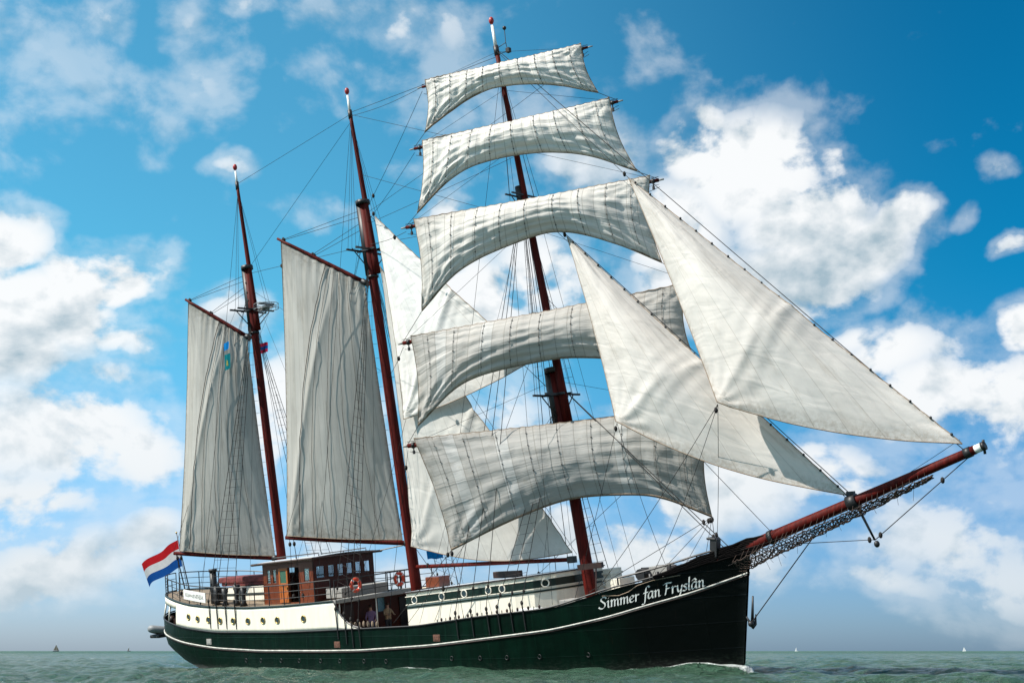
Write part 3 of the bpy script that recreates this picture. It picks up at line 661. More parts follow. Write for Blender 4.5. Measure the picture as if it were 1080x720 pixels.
# ------------------------------------------------------------------ masts
def axis(x0, z0, k): return lambda z: Vector((x0 - (z - z0) * k, 0, z))
FM, MM, ZM = axis(31.77, 3.87, .098), axis(20.97, 3.76, .0872), axis(10.7, 5.98, .0862)
def mast(ax, zb, z_cap, z_top, zdb, z_end, z_truck, r0, rt, label):
    mb = MB(); off = Vector((.0, 0, 0))
    mb.tube([ax(z) for z in np.linspace(zb, z_cap, 8)], [r0 * (1 - .22 * i / 7) for i in range(8)], 16)
    o = mb.build('mast', M_SPAR, ship, label=label)
    mb = MB(); dx = Vector((r0 * 1.25, 0, 0))          # doubling, black
    mb.tube([ax(z) + Vector((-.16, 0, 0)) for z in (zdb, z_cap)], r0 * .92, 12); mb.build('mast_doubling', M_BLACK, o)
    mb = MB(); mb.tube([ax(z) + dx * max(0, 1 - (z - zdb) / (z_end - zdb)) for z in np.linspace(zdb, z_end, 12)], [rt * (1 - .5 * i / 11) for i in range(12)], 12)
    tm = mb.build('topmast', M_SPAR, o)
    mb = MB(); mb.tube([ax(z_end - .1), ax(z_truck - .25)], [rt * .42, rt * .3], 8); mb.build('pole', M_WHITE, o)
    mb = MB(); mb.ball(ax(z_truck), .13, sc=(1, 1, 1.5)); mb.build('truck', mat('red_truck', (.35, .02, .02), .4), o)
    mb = MB(); mb.tube([ax(z_end - .45), ax(z_end + .05)], rt * .62, 8); mb.build('mast_band', M_BLACK, o)
    mb = MB()                                           # top: cross trees
    for dxx in (-.35, .35): mb.box(ax(z_top) + Vector((dxx, 0, 0)), (.1, 2.6, .09))
    mb.box(ax(z_top) + Vector((0, .25, .02)), (1.3, .09, .1)); mb.box(ax(z_top) + Vector((0, -.25, .02)), (1.3, .09, .1))
    for q in (-1, 1): mb.tube([ax(z_top) + Vector((0, q * 1.25, 0)), ax(z_top - 1.1) + Vector((0, q * .15, 0))], .03, 5)
    mb.build('crosstrees', M_BLACK, o)
    mb = MB(); mb.tube([ax(z_cap - .05), ax(z_cap + .18)], r0 * 1.35, 10); mb.build('mast_cap', M_BLACK, o)
    for z in (zb + 1.0, zdb - .2):
        mb = MB(); mb.tube([ax(z), ax(z + .12)], r0 * 1.06, 14); mb.build('mast_band', M_BLACK, o)
    return o
fm = mast(FM, 2.0, 13.6, 12.5, 11.2, 29.9, 31.3, .30, .22, 'foremast carrying the five yards')
mm = mast(MM, 1.6, 24.3, 21.7, 20.4, 29.6, 30.75, .29, .19, 'mainmast, middle of the three masts')
zm = mast(ZM, 3.6, 22.7, 20.2, 19.0, 28.0, 28.95, .26, .17, 'mizzenmast, aftmost and shortest mast')
# foremast upper doubling and crosstrees, masthead instruments
mb = MB(); mb.tube([FM(21.6) + Vector((-.1, 0, 0)), FM(22.7) + Vector((-.1, 0, 0))], .2, 10)
for dxx in (-.2, .2): mb.box(FM(22.2) + Vector((dxx, 0, 0)), (.07, 2.0, .07))
for q in (-1, 1): mb.tube([FM(22.2) + Vector((0, q * .9, 0)), FM(21.3) + Vector((0, q * .1, 0))], .025, 5)
mb.build('crosstrees', M_BLACK, fm)
mb = MB(); a = FM(29.8); mb.tube([a, a + Vector((.35, .35, .3)), a + Vector((.35, .35, 1.0))], .02, 5); mb.tube([a + Vector((0, 0, -.3)), a + Vector((.4, .4, -.15)), a + Vector((.35, .35, .3))], .02, 5)
mb.ball(a + Vector((.35, .35, 1.05)), .1); mb.box(a + Vector((.42, .42, -.1)), (.2, .2, .22)); mb.build('masthead_lantern', M_BLACK, fm)
# radar platform on the mizzen
mb = MB(); c = ZM(20.2)
for z, rr in ((.0, .7), (.28, .7)): mb.torus(c + Vector((1.15, .1, z - .1)), rr, .02, None, 18, 5)
for i in range(8):
    a = i * math.pi / 4; p = c + Vector((1.15 + .7 * math.cos(a), .1 + .7 * math.sin(a), -.1)); mb.tube([p, p + Vector((0, 0, .28))], .016, 4)
mb.tube([c + Vector((.1, 0, -.7)), c + Vector((1.5, .1, -.1))], .035, 5); mb.tube([c + Vector((.1, 0, -.1)), c + Vector((1.8, .1, -.1))], .03, 5)
mb.box(c + Vector((1.15, .1, 0)), (.55, .55, .12)); mb.box(c + Vector((1.15, .1, .2)), (.16, 1.1, .12)); mb.build('radar_platform', M_RUBBER, zm)

# ------------------------------------------------------------------ bowsprit
def BS(x): return Vector((x, 0, 4.79 + (x - 39.09) * .310))
mb = MB(); X = np.linspace(36.2, 49.7, 14); mb.tube([BS(x) for x in X], [.265 - .10 * max(0, (x - 38) / 12) for x in X], 14)
bsp = mb.build('bowsprit', M_SPAR, ship)
mb = MB(); mb.tube([BS(49.62), BS(49.95)], .155, 12); mb.build('cap_band', M_WHITE, bsp)
mb = MB(); mb.tube([BS(49.3), BS(49.55)], .20, 10); mb.tube([BS(49.95), BS(50.08)], .17, 10); mb.tube([BS(50.03) + Vector((0, 0, .22)), BS(50.03) + Vector((0, 0, -.3))], .05, 6); mb.build('end_fitting', M_BLACK, bsp)
mb = MB(); mb.tube([BS(41.0), BS(41.2)], .29, 12); mb.build('spar_band', M_BLACK, bsp); mb = MB(); mb.tube([BS(44.55), BS(44.95)], .30, 12); mb.box(BS(44.75) + Vector((-.05, 0, .33)), (.3, .2, .18)); mb.build('spar_band', M_BLACK, bsp)
mb = MB(); mb.tube([BS(44.9) + Vector((0, 0, -.2)), (45.44, 0, 5.05)], [.06, .045], 8); mb.ball((45.5, 0, 4.9), .11, sc=(1, 1, 1.2)); mb.build('dolphin_striker', M_BLACK, bsp)
# netting slung below
def net():
    mb = MB(); rs = random.Random(4); nu, nv = 96, 13; P = []
    for i in range(nu + 1):
        t = i / nu; x = 39.6 + 8.4 * t; wdt = .60 * (1 - t) ** .8 + .10; sag = .52 * (1 - t) ** .7 + .10; row = []
        for j in range(nv + 1):
            q = -1 + 2 * j / nv; c = BS(x)
            row.append(c + Vector((rs.uniform(-.05, .05), q * wdt + rs.uniform(-.03, .03), -.24 - sag * (1 - .75 * q * q) + rs.uniform(-.05, .05))))
        P.append(row)
    for i in range(nu):
        for j in range(nv):
            a, b = (i, j), (i + 1, j + 1)
            if (i + j) % 2: a, b = (i, j + 1), (i + 1, j)
            mb.tube([P[a[0]][a[1]], P[b[0]][b[1]]], .019, 3, False)
    for j in (0, nv): mb.tube([P[i][j] for i in range(nu + 1)], .02, 4)
    for j in (0, nv):
        for i in range(0, nu, 3): c = BS(P[i][j].x) + Vector((0, 0, -.05)); mb.tube([P[i][j], c + Vector((0, .2 * (-1 if j == 0 else 1), 0))], .009, 3, False)
    for k in range(12):
        i = rs.randrange(5, nu); p = P[i][rs.randrange(0, nv)]; mb.tube([p, p + Vector((rs.uniform(-.1, .2), 0, -rs.uniform(.2, .6)))], .008, 3)
    return mb
net().build('safety_net', mat('old_netting', (.045, .027, .020), .9, vary=.5, scale=9), bsp)
# lashed gear and nets laid along the head, over the bow rail
mb = MB(); rs = random.Random(9)
for k in range(9):
    f = k / 8; pts = []
    for i in range(16):
        t = i / 15; x = 36.4 + (4.6 - f * .6) * t; zz = rail(min(x, 40)) + .03 + (.50 * (1 - f) - .12 * f) * t - .05 * f
        y = -(hb(min(x, 39.7), rail(min(x, 39.7))) * (1 - .2 * t) + .10) * (1 - max(0, (x - 39.5)) * .3)
        pts.append((x, y, zz + rs.uniform(-.03, .03)))
    mb.tube(pts, .05, 5)
mb.build('lashed_headrails', mat('tarred_lashing', (.004, .003, .003), .9, spec=.1), bsp)
mb = MB(); mb.box((38.75, -.55, 5.15), (.34, .34, .75), Matrix.Rotation(R(8), 3, 'Y')); mb.box((38.7, -.55, 5.52), (.42, .42, .1), Matrix.Rotation(R(8), 3, 'Y')); mb.build('timber_head', M_BLACK, ship, bevel=.03)
# windlass, lockers and bollards on the foredeck
mb = MB(); mb.tube([(35.4, -1.3, 4.25), (35.4, 1.3, 4.25)], .24, 12); mb.box((35.4, -.6, 4.1), (.7, .12, .8)); mb.box((35.4, .6, 4.1), (.7, .12, .8)); mb.build('windlass', M_BLACK, ship)
mb = MB()
for x in (36.0, 36.3, 37.1, 37.35): mb.tube([(x, -hb(x, 4.2) * .75, rail(x) - .3), (x, -hb(x, 4.2) * .75, rail(x) + .22)], .08, 8)
mb.build('bollards', M_BLACK, ship); part_box('deck_locker', (36.0, -.4, 4.25), (.9, .8, .55), M_GREYBOX, ship)
mb = MB(); mb.box((33.3, -1.9, 4.75), (1.3, .16, .24), Matrix.Rotation(R(-3), 3, 'Y')); mb.tube([(33.6, -1.9, 4.7), (33.9, -2.5, 3.6)], .035, 5); mb.build('sidelight_board', M_DWOOD, ship)
# anchor hanging off the stem
mb = MB(); mb.tube([(39.92, .02, 3.1), (39.74, .04, 2.0)], [.035, .07], 6); mb.tube([(39.62, -.16, 2.3), (39.72, -.02, 1.95), (39.74, .06, 1.85), (39.8, .16, 1.95), (39.84, .24, 2.35)], [.03, .07, .09, .07, .02], 6)
mb.build('anchor', M_BLACK, hull)
# ------------------------------------------------------------------ bow name lettering, cut out with a broad nib
G = {
 'S': (1.15, [[(1.05, 1.45), (.8, 1.68), (.4, 1.62), (.25, 1.3), (.5, 1.0), (.82, .7), (.85, .3), (.55, .02), (.15, .05), (-.1, .28)]]),
 'i': (.55, [[(0, .85), (.2, 1.0), (.2, .2), (.33, .0), (.5, .12)], [(.22, 1.38), (.30, 1.44)]]),
 'm': (1.42, [[(0, .85), (.16, 1), (.16, 0)], [(.16, .62), (.4, .98), (.6, .95), (.64, .7), (.64, 0)], [(.64, .62), (.9, .98), (1.08, .95), (1.12, .7), (1.12, .15), (1.2, 0), (1.35, .12)]]),
 'e': (.78, [[(.1, .45), (.5, .6), (.6, .85), (.4, 1.0), (.12, .8), (.05, .4), (.25, .03), (.65, .17)]]),
 'r': (.72, [[(0, .85), (.16, 1), (.16, 0)], [(.16, .6), (.38, .95), (.62, .93)]]),
 'f': (.72, [[(.95, 1.7), (.7, 1.9), (.46, 1.6), (.38, .9), (.28, -.3), (.1, -.7), (-.15, -.62)], [(.08, .95), (.72, 1.0)]]),
 'a': (.92, [[(.68, .95), (.32, 1.0), (.07, .6), (.1, .1), (.35, .05), (.6, .45), (.7, .98), (.64, .3), (.72, .02), (.9, .12)]]),
 'n': (.95, [[(0, .85), (.16, 1), (.16, 0)], [(.16, .62), (.4, .98), (.6, .95), (.64, .7), (.64, .15), (.74, 0), (.88, .12)]]),
 'F': (.98, [[(.32, 1.65), (.26, .8), (.12, 0)], [(-.12, 1.5), (.2, 1.7), (1.0, 1.66)], [(.26, .88), (.74, .94)]]),
 'y': (.86, [[(0, .9), (.12, .98), (.18, .3), (.38, .06), (.62, .4)], [(.76, 1.0), (.64, .2), (.42, -.5), (.1, -.78), (-.15, -.55)]]),
 's': (.68, [[(.6, .88), (.35, 1.0), (.15, .8), (.35, .55), (.52, .28), (.33, .02), (0, .12)]]),
 'l': (.5, [[(.24, 1.9), (.15, .3), (.25, .02), (.45, .12)]]),
 '^': (0, [[(.1, 1.22), (.42, 1.5), (.68, 1.22)]]),
}
def crom(P, n=7):
    P = [np.array(p, float) for p in P]
    if len(P) < 3: return P
    Q = [2 * P[0] - P[1]] + P + [2 * P[-1] - P[-2]]; out = []
    for i in range(1, len(Q) - 2):
        for k in range(n):
            t = k / n; a, b, c, d = Q[i - 1], Q[i], Q[i + 1], Q[i + 2]
            out.append(.5 * (2 * b + (c - a) * t + (2 * a - 5 * b + 4 * c - d) * t * t + (3 * b - a - 3 * c + d) * t ** 3))
    return out + [P[-1]]
def lettering():
    mb = MB(); cur = 0; W_ = sum(.48 if ch == ' ' else G[ch][0] for ch in 'Simmer fan Frysla^n'); text = 'Simmer fan Frysl^an'
    xa, xb, za, zb = 34.02, 38.25, 2.98, 3.63
    def place(px, py, lift):
        s = px / W_; x = xa + (xb - xa) * s; z = za + (zb - za) * s + py * .268
        return (x, -(hb(x, z) + .012 + lift), z)
    for ch in text:
        if ch == ' ': cur += .48; continue
        wd, strokes = G[ch]
        for k, st in enumerate(strokes):
            P = crom(st); ang = R(38); nib = np.array([math.cos(ang), math.sin(ang)]) * .088; thin = .026
            for a, b in zip(P[:-1], P[1:]):
                d = (b - a); L = np.hypot(*d) + 1e-6; nrm = np.array([-d[1], d[0]]) / L
                sgn = 1 if nrm @ nib > 0 else -1; o = nib + nrm * sgn * thin; e = d / L * .012
                q = [a - o - e, b - o + e, b + o + e, a + o - e]
                mb.poly([place(cur + p[0] + p[1] * .12, p[1], .001 * k) for p in q])
        cur += wd
    return mb
lettering().build('bow_name', M_WHITE, hull, label='white calligraphic lettering reading Simmer fan Fryslân')
# gilded line of the head scroll near the name
mb = MB(); mb.tube([(x, -(hb(x, z) + .02), z) for x, z in ((34.2, 3.52), (34.9, 3.5), (35.3, 3.62), (35.7, 3.86), (36.3, 4.02), (37.4, 4.16))], .018, 4); mb.build('scroll_moulding', M_MANILA, hull)
# freeing ports, zinc marks and chainplates
for x in (8.7, 18.9, 25.6):
    z = stripe(x) + .28; mb = MB(); mb.box((x, -hb(x, z) - .01, z), (.42, .03, .30)); mb.box((x, -hb(x, z) - .03, z), (.32, .02, .2)); mb.build('freeing_port', M_GREYBOX if x < 10 else M_RUST, hull, bevel=.01)
for x in (11.8, 13.0, 14.6, 16.0, 17.6, 19.0, 20.7, 22.2, 26.4, 28.0, 29.4, 31.0, 33.2):
    z = .95 + (.15 if x > 25 else 0); mb = MB(); mb.torus((x, -hb(x, z) - .005, z), .09, .018, Matrix.Rotation(R(90), 3, 'X'), 12, 5); mb.build('side_scuttle', M_BLACK, hull)

# ------------------------------------------------------------------ spars and square sails on the foremast
YD = Vector((-.8805, -.469, -.078)).normalized()         # towards the starboard yardarm
YN = Vector((.467, -.883, .046)).normalized()            # forward face
m_sq = [sail_material('square_canvas', [(.83, .785, .72), (.82, .775, .71), (.72, .68, .625), (.54, .515, .48), (.45, .435, .41)][k], (.24, .20, .15), 22, 11, .24, .55, .30, seed=k * 1.7, light_panels=(k > 2)) for k in range(5)]  # sunlit upper sails coloured pale, lower ones darkened in place of shade
YARDS = [  # starboard end, port end, sail head s/p, clew s/p, foot points (u, point)
 ((26.11, -2.18, 28.3), (33.44, 1.74, 28.97), (26.42, -2.24, 28.34), (33.28, 1.42, 28.9), (26.28, -2.44, 25.89), (33.86, 1.6, 26.55), [(28.73, -1.42, 27.17), (30.4, -.52, 27.44), (32.42, .53, 27.07)]),
 ((25.64, -2.59, 25.22), (34.55, 2.17, 26.04), (26.17, -2.53, 25.28), (34.31, 1.81, 25.99), (25.79, -2.91, 21.92), (35.23, 2.11, 22.44), [(28.15, -1.91, 23.56), (31.03, -.37, 23.92), (33.41, .86, 23.43)]),
 ((25.11, -3.07, 21.34), (35.98, 2.71, 21.94), (25.64, -3.01, 21.42), (35.74, 2.36, 21.94), (25.8, -3.15, 17.12), (35.94, 2.26, 17.98), [(27.94, -2.27, 18.85), (30.81, -.7, 19.84), (32.41, .15, 19.87), (34.32, 1.12, 19.04)]),
 ((24.77, -3.54, 15.72), (37.35, 3.17, 16.78), (25.29, -3.49, 15.77), (36.76, 2.63, 16.67), (25.42, -3.63, 11.71), (37.04, 2.61, 13.0), [(27.69, -2.68, 13.43), (30.5, -1.17, 13.96), (32.84, .07, 13.93)]),
 ((24.79, -3.78, 10.84), (37.38, 2.89, 11.13), (25.23, -3.77, 10.93), (37.48, 2.71, 11.03), (26.59, -3.32, 5.87), (37.09, 2.26, 6.34), [(29.35, -2.14, 6.96), (31.7, -.86, 7.65), (33.97, .34, 7.63), (35.44, 1.1, 7.32)]),
]
def vec(p): return np.array(p, float)
def curve_pts(P, n):
    P = crom(P, 16); P = np.array(P); L = np.concatenate([[0], np.cumsum(np.linalg.norm(np.diff(P, axis=0), axis=1))]); s = np.linspace(0, L[-1], n)
    return np.stack([np.interp(s, L, P[:, i]) for i in range(3)], 1)
def vnoise(u, v, seed, fu, fv):
    r_ = np.random.RandomState(seed); out = np.zeros_like(u)
    for k in range(14):
        a = r_.uniform(-1, 1) * fu; b = r_.uniform(-1, 1) * fv; out += np.sin(2 * math.pi * (a * u + b * v) + r_.uniform(0, 6.28)) / 14 ** .5
    return out
def sail_mesh(top_, bot, N, belly, sideS=0.0, sideP=0.0, nv=46, quilt=None, seed=1, foldamp=.03, clewfold=.06, power=.75, belly_v=1.0):
    """Coons surface between head curve and foot curve (u runs along them, v downwards)"""
    nu = len(top_); U, V = np.meshgrid(np.linspace(0, 1, nu), np.linspace(0, 1, nv)); T = np.array(top_)[None]; B_ = np.array(bot)[None]
    P = T * (1 - V[..., None]) + B_ * V[..., None]; N = np.array(N)
    ax = np.array(top_[-1]) - np.array(top_[0]); ax /= np.linalg.norm(ax)
    P += ax * (sideS * np.sin(math.pi * V) * (1 - U) ** 3 - sideP * np.sin(math.pi * V) * U ** 3)[..., None]
    prof = np.sin(math.pi * U) ** power * np.sin(math.pi * (V ** belly_v) * .92)
    h = belly * prof
    if quilt:
        cu, cv, qa = quilt; h += (.085 if qa > .025 else .055) * np.abs(np.sin(math.pi * cu * U)) ** .6 * np.sin(math.pi * V) ** .4 + qa * np.abs(np.sin(math.pi * (cv * V + .12 * np.sin(6 * U + seed)))) * np.sin(math.pi * U) ** .3
    h += foldamp * vnoise(U, V, seed, 5, 9) + foldamp * .6 * vnoise(U, V, seed + 5, 16, 7)
    for (cu_, cv_) in ((0, 1), (1, 1), (0, 0), (1, 0)):     # creases raying from the corners
        du, dv = U - cu_, (V - cv_) * .8; rr = np.hypot(du, dv) + 1e-4; th = np.arctan2(dv, du)
        h += clewfold * np.sin(th * 17 + seed) * np.exp(-rr / .28) * np.clip(rr / .06, 0, 1) * (1 if cv_ else .6)
    return P + N * h[..., None], U, V
def sail_obj(P, U, V, name, m, parent, label, ropes=True, edge=M_MANILA):
    mb = MB(); mb.quadgrid(P); uv = np.stack([U.ravel(), 1 - V.ravel()], -1)
    o = mb.build(name, m, parent, label=label, uv=uv)
    mb = MB()
    for e in (P[0], P[-1], P[:, 0], P[:, -1]): mb.tube([tuple(p) for p in e], .022, 4)
    mb.build('bolt_rope', edge, o); return o
SQN = ['topmost and smallest', 'second from the top', 'middle', 'fourth, partly behind the jibs', 'lowest and deepest']
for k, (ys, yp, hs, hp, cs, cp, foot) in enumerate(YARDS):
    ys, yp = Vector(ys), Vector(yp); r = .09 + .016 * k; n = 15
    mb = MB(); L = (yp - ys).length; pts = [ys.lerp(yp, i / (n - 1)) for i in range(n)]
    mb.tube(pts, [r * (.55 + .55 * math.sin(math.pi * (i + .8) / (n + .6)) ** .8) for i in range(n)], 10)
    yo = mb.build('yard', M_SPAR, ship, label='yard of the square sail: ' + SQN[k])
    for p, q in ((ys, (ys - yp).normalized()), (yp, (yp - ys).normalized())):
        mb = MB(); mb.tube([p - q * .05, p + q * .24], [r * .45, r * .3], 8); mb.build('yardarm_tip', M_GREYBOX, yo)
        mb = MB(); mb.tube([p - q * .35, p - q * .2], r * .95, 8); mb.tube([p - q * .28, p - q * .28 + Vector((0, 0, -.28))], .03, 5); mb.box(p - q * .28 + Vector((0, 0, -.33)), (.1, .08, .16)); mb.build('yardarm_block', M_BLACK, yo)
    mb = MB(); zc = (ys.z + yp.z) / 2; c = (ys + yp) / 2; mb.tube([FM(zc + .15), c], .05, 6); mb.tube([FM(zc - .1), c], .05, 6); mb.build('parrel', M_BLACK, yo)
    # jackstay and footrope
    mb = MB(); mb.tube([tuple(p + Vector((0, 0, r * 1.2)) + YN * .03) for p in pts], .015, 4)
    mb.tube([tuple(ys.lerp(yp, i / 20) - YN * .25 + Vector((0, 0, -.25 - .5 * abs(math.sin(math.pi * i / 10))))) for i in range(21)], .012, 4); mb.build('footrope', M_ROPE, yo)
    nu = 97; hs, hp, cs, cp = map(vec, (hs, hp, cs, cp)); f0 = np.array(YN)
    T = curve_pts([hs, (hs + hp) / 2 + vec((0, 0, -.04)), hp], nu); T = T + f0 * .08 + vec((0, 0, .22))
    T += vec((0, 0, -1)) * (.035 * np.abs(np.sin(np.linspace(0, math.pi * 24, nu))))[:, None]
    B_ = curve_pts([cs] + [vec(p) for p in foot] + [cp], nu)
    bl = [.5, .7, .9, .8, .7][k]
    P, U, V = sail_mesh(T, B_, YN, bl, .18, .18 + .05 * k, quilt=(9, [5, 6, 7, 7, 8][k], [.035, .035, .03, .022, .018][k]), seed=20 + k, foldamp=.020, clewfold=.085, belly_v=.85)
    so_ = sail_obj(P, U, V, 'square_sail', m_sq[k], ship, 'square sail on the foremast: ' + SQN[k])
    for i in range(9):          # buntlines with their toggles, laid on the face of the sail
        ui = int(round((i + .55) / 9.2 * (nu - 1))); mb = MB(); col = [tuple(P[j, ui] + f0 * .03) for j in range(0, 46, 3)]
        mb.tube(col, .008, 4)
        for j in range(4, 44, 7): mb.box(tuple(P[j, ui] + f0 * .035), (.06, .03, .03))
        mb.build('buntline', M_ROPE, so_)
    mb = MB(); e = [tuple(P[-1, i] + f0 * .015 + vec((0, 0, .05))) for i in range(nu)]; mb.tube(e, .03, 4); mb.build('foot_tabling', M_MANILA, so_)

# ------------------------------------------------------------------ gaff sails
m_gaff = [sail_material('gaff_canvas', (.50, .475, .43), (.20, .17, .13), 16, 0, .22, .55, .07, seed=k * 3.1 + 9) for k in range(2)]  # canvas colour darkened to stand in for shade on the gaff sails
def gaff_sail(boomE, boomI, gaffE, gaffI, clew, tack, peak, throat, m, seed, who):
    bd = (Vector(boomE) - Vector(boomI)).normalized(); N = bd.cross(Vector((-.09, 0, 1))).normalized()
    if N.y > 0: N = -N
    N = np.array(N)
    mb = MB(); a, b = Vector(boomE), Vector(boomI); mb.tube([a.lerp(b, i / 8) for i in range(9)], [.10, .12, .135, .14, .14, .14, .135, .13, .12], 10); bo = mb.build('boom', M_SPAR, ship, label='boom of the ' + who + ' gaff sail')
    mb = MB(); mb.tube([b - bd * .05 * -1, b - bd * .35 * -1 - bd * .0], .17, 8); mb.build('jaws', M_BLACK, bo)
    mb = MB(); a, b = Vector(gaffE), Vector(gaffI); mb.tube([a.lerp(b, i / 6) for i in range(7)], [.07, .09, .105, .115, .12, .12, .12], 10); go = mb.build('gaff', M_SPAR, ship, label='gaff of the ' + who + ' sail')
    mb = MB(); mb.tube([b.lerp(a, -.02), b.lerp(a, .06)], .16, 8); mb.build('jaws', M_BLACK, go)
    nu = 81; peak, throat, clew, tack = map(vec, (peak, throat, clew, tack)); mid = (peak + throat) / 2
    T = curve_pts([peak, mid + N * .03 + vec((0, 0, -.05)), throat], nu); B_ = curve_pts([clew, clew * .5 + tack * .5 + vec((0, 0, -.06)) + N * .02, tack], nu)
    P, U, V = sail_mesh(T, B_, N, .75, .12, .05, nv=90, seed=seed, foldamp=.006, clewfold=.02, power=.8, belly_v=.9)
    # vertical folds hanging from the head, strongest near the throat
    h = .045 * np.sin(U * 62 + 2.2 * np.sin(V * 5) + 3 * V) * np.clip(U - .12, 0, 1) ** .7 * np.exp(-V * 6.0)
    h += .15 * np.exp(-np.abs(U - (.05 + .66 * (1 - V) ** 1.5)) / .05) * np.clip(V * 3, 0, 1)      # ridge from clew to throat
    P = P + N * h[..., None]
    o = sail_obj(P, U, V, 'gaff_sail', m, ship, who + ' gaff sail, canvas darkened for shade, spread between gaff and boom')
    mb = MB(); 
    zl = []
    for j in range(2, 90, 5):   # line lacing the luff to the mast
        p = P[j, -1]; q = (MM if who == 'main' else ZM)(p[2]); zl += [tuple(p), tuple(q), tuple(p)]
    mb.tube(zl, .016, 4)
    mb.build('mast_lacing', M_ROPE, o)
    # lazy lines on the starboard face
    f0 = N
    for i, (u0, u1, bow) in enumerate(((.55, .12, .10), (.66, .42, .05), (.72, .62, .03), (.80, .82, .02), (.6, .25, .08))):
        pts = []
        for j in range(0, 90, 4):
            v = j / 89; u = u0 + (u1 - u0) * v - bow * math.sin(math.pi * v); ui = int(np.clip(u, 0, 1) * (nu - 1)); pts.append(tuple(P[j, ui] + f0 * .06))
        mb = MB(); mb.tube(pts, .022 if i == 0 else .012, 4); mb.build('lazy_line', M_ROPE, o)
    return bo, go
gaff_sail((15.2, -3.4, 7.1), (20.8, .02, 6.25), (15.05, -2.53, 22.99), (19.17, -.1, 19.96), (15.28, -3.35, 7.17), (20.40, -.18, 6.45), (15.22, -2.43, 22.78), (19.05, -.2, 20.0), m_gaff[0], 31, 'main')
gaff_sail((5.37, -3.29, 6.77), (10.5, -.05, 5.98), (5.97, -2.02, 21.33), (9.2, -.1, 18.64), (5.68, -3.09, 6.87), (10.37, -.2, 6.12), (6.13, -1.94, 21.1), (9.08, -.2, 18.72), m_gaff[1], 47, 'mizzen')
# ------------------------------------------------------------------ jibs and staysails
def tri_sail(head, tack, clew, belly, m, seed, label, name, foot_drop=.25, luff_sag=.15, mitre=.15, dark=False, hanks=True, leech=.1, nvv=130):
    head, tack, clew = map(vec, (head, tack, clew)); N = np.cross(tack - head, clew - head); N /= np.linalg.norm(N)
    if N[1] > 0: N = -N
    nu, nv = 81, nvv; U, V = np.meshgrid(np.linspace(0, 1, nu), np.linspace(0, 1, nv)); V2 = V ** .9
    L = head + (tack - head) * V2[..., None]; E = head + (clew - head) * V2[..., None]
    P = E * (1 - U[..., None]) + L * U[..., None]
    chord = (tack - clew); cl = np.linalg.norm(chord); dn = np.cross(chord / cl, N); dn = dn if dn[2] < 0 else -dn
    P += dn * (foot_drop * np.sin(math.pi * U) * V2 ** 6)[..., None]
    P += (chord / cl) * (leech * np.sin(math.pi * V2) * (1 - U) ** 3)[..., None]
    lw = (P[:, -1] - P[:, 0]); h = belly * np.sin(math.pi * U ** .8) * np.sin(math.pi * np.clip(V2, 0, 1) ** 1.1 * .97) ** .8 * V2 ** .3
    dm = V2 * (1 - U) + V2 * U / .54 - 1
    h += mitre * (np.exp(-np.abs(dm) / .08) * (V2 * (1 - V2 * .5)) ** .5 * 2.0 + .40 * np.sin(dm * 75 + 9 * U) * np.exp(-np.abs(dm) / .09) * (U * V2) ** .5)
    h += .022 * vnoise(U, V, seed, 4, 7)
    ns = 19      # scallops between the hanks on the luff, crease fans
    h += .075 * np.abs(np.sin(math.pi * ns * V2 + 7 * (1 - U))) ** .6 * np.exp(-(1 - U) / .09) * np.clip(V2 * 4, 0, 1)
    du, dv = U * 1.0, (1 - V2); rr = np.hypot(du, dv) + 1e-4; th = np.arctan2(dv, du); h += .06 * np.sin(th * 21 + seed) * np.exp(-rr / .22) * np.clip(rr / .05, 0, 1)
    P = P + N * h[..., None]
    P += (dn * 0 + np.cross(N, (tack - head) / np.linalg.norm(tack - head)) * 0)
    o = sail_obj(P, U, V, name, m, ship, label, edge=M_MANILA)
    mb = MB()
    if hanks:
        for i in range(ns):
            p = vec(head) + (tack - head) * ((i + .5) / ns); mb = MB(); mb.ball(tuple(p + N * .10), .06, 6, 4); mb.build('hank', M_BLACK, o)
    return o, P
m_jib = [sail_material('jib_canvas', (.78, .73, .675), (.32, .25, .18), 7, 0, .36, .50, .40, seed=30 + k * 2.3) for k in range(2)]
m_stay = [sail_material('staysail_canvas', [(.93, .90, .86), (.70, .67, .62)][k], (.30, .26, .20), 8, 0, .34, .25, .4, seed=50 + k * 2.9) for k in range(2)]  # upper colour whitened as sunlit, lower one greyed as shaded
tri_sail((36.09, 0, 21.59), (49.26, 0, 8.33), (40.75, -2.5, 10.83), 1.5, m_jib[0], 5, 'outer jib, foremost triangular sail running to the bowsprit end', 'jib', foot_drop=.45)
tri_sail((32.39, 0, 19.68), (44.53, 0, 6.83), (35.5, -2.0, 10.68), 1.4, m_jib[1], 8, 'inner jib, second triangular sail in front of the square sails', 'jib', foot_drop=.5)
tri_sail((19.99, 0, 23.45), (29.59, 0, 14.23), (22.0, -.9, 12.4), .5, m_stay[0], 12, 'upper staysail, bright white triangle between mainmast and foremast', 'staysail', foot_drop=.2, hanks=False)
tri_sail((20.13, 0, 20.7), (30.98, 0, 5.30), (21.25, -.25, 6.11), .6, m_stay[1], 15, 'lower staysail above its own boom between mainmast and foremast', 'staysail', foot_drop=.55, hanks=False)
mb = MB(); a, b = Vector((21.15, -.05, 5.06)), Vector((30.9, 0, 4.98)); mb.tube([a.lerp(b, i / 6) for i in range(7)], .10, 10); sb = mb.build('boom', M_SPAR, ship, label='staysail boom between mainmast and foremast')
mb = MB(); mb.box(tuple(b), (.35, .3, .3)); mb.build('jaws', M_BLACK, sb)

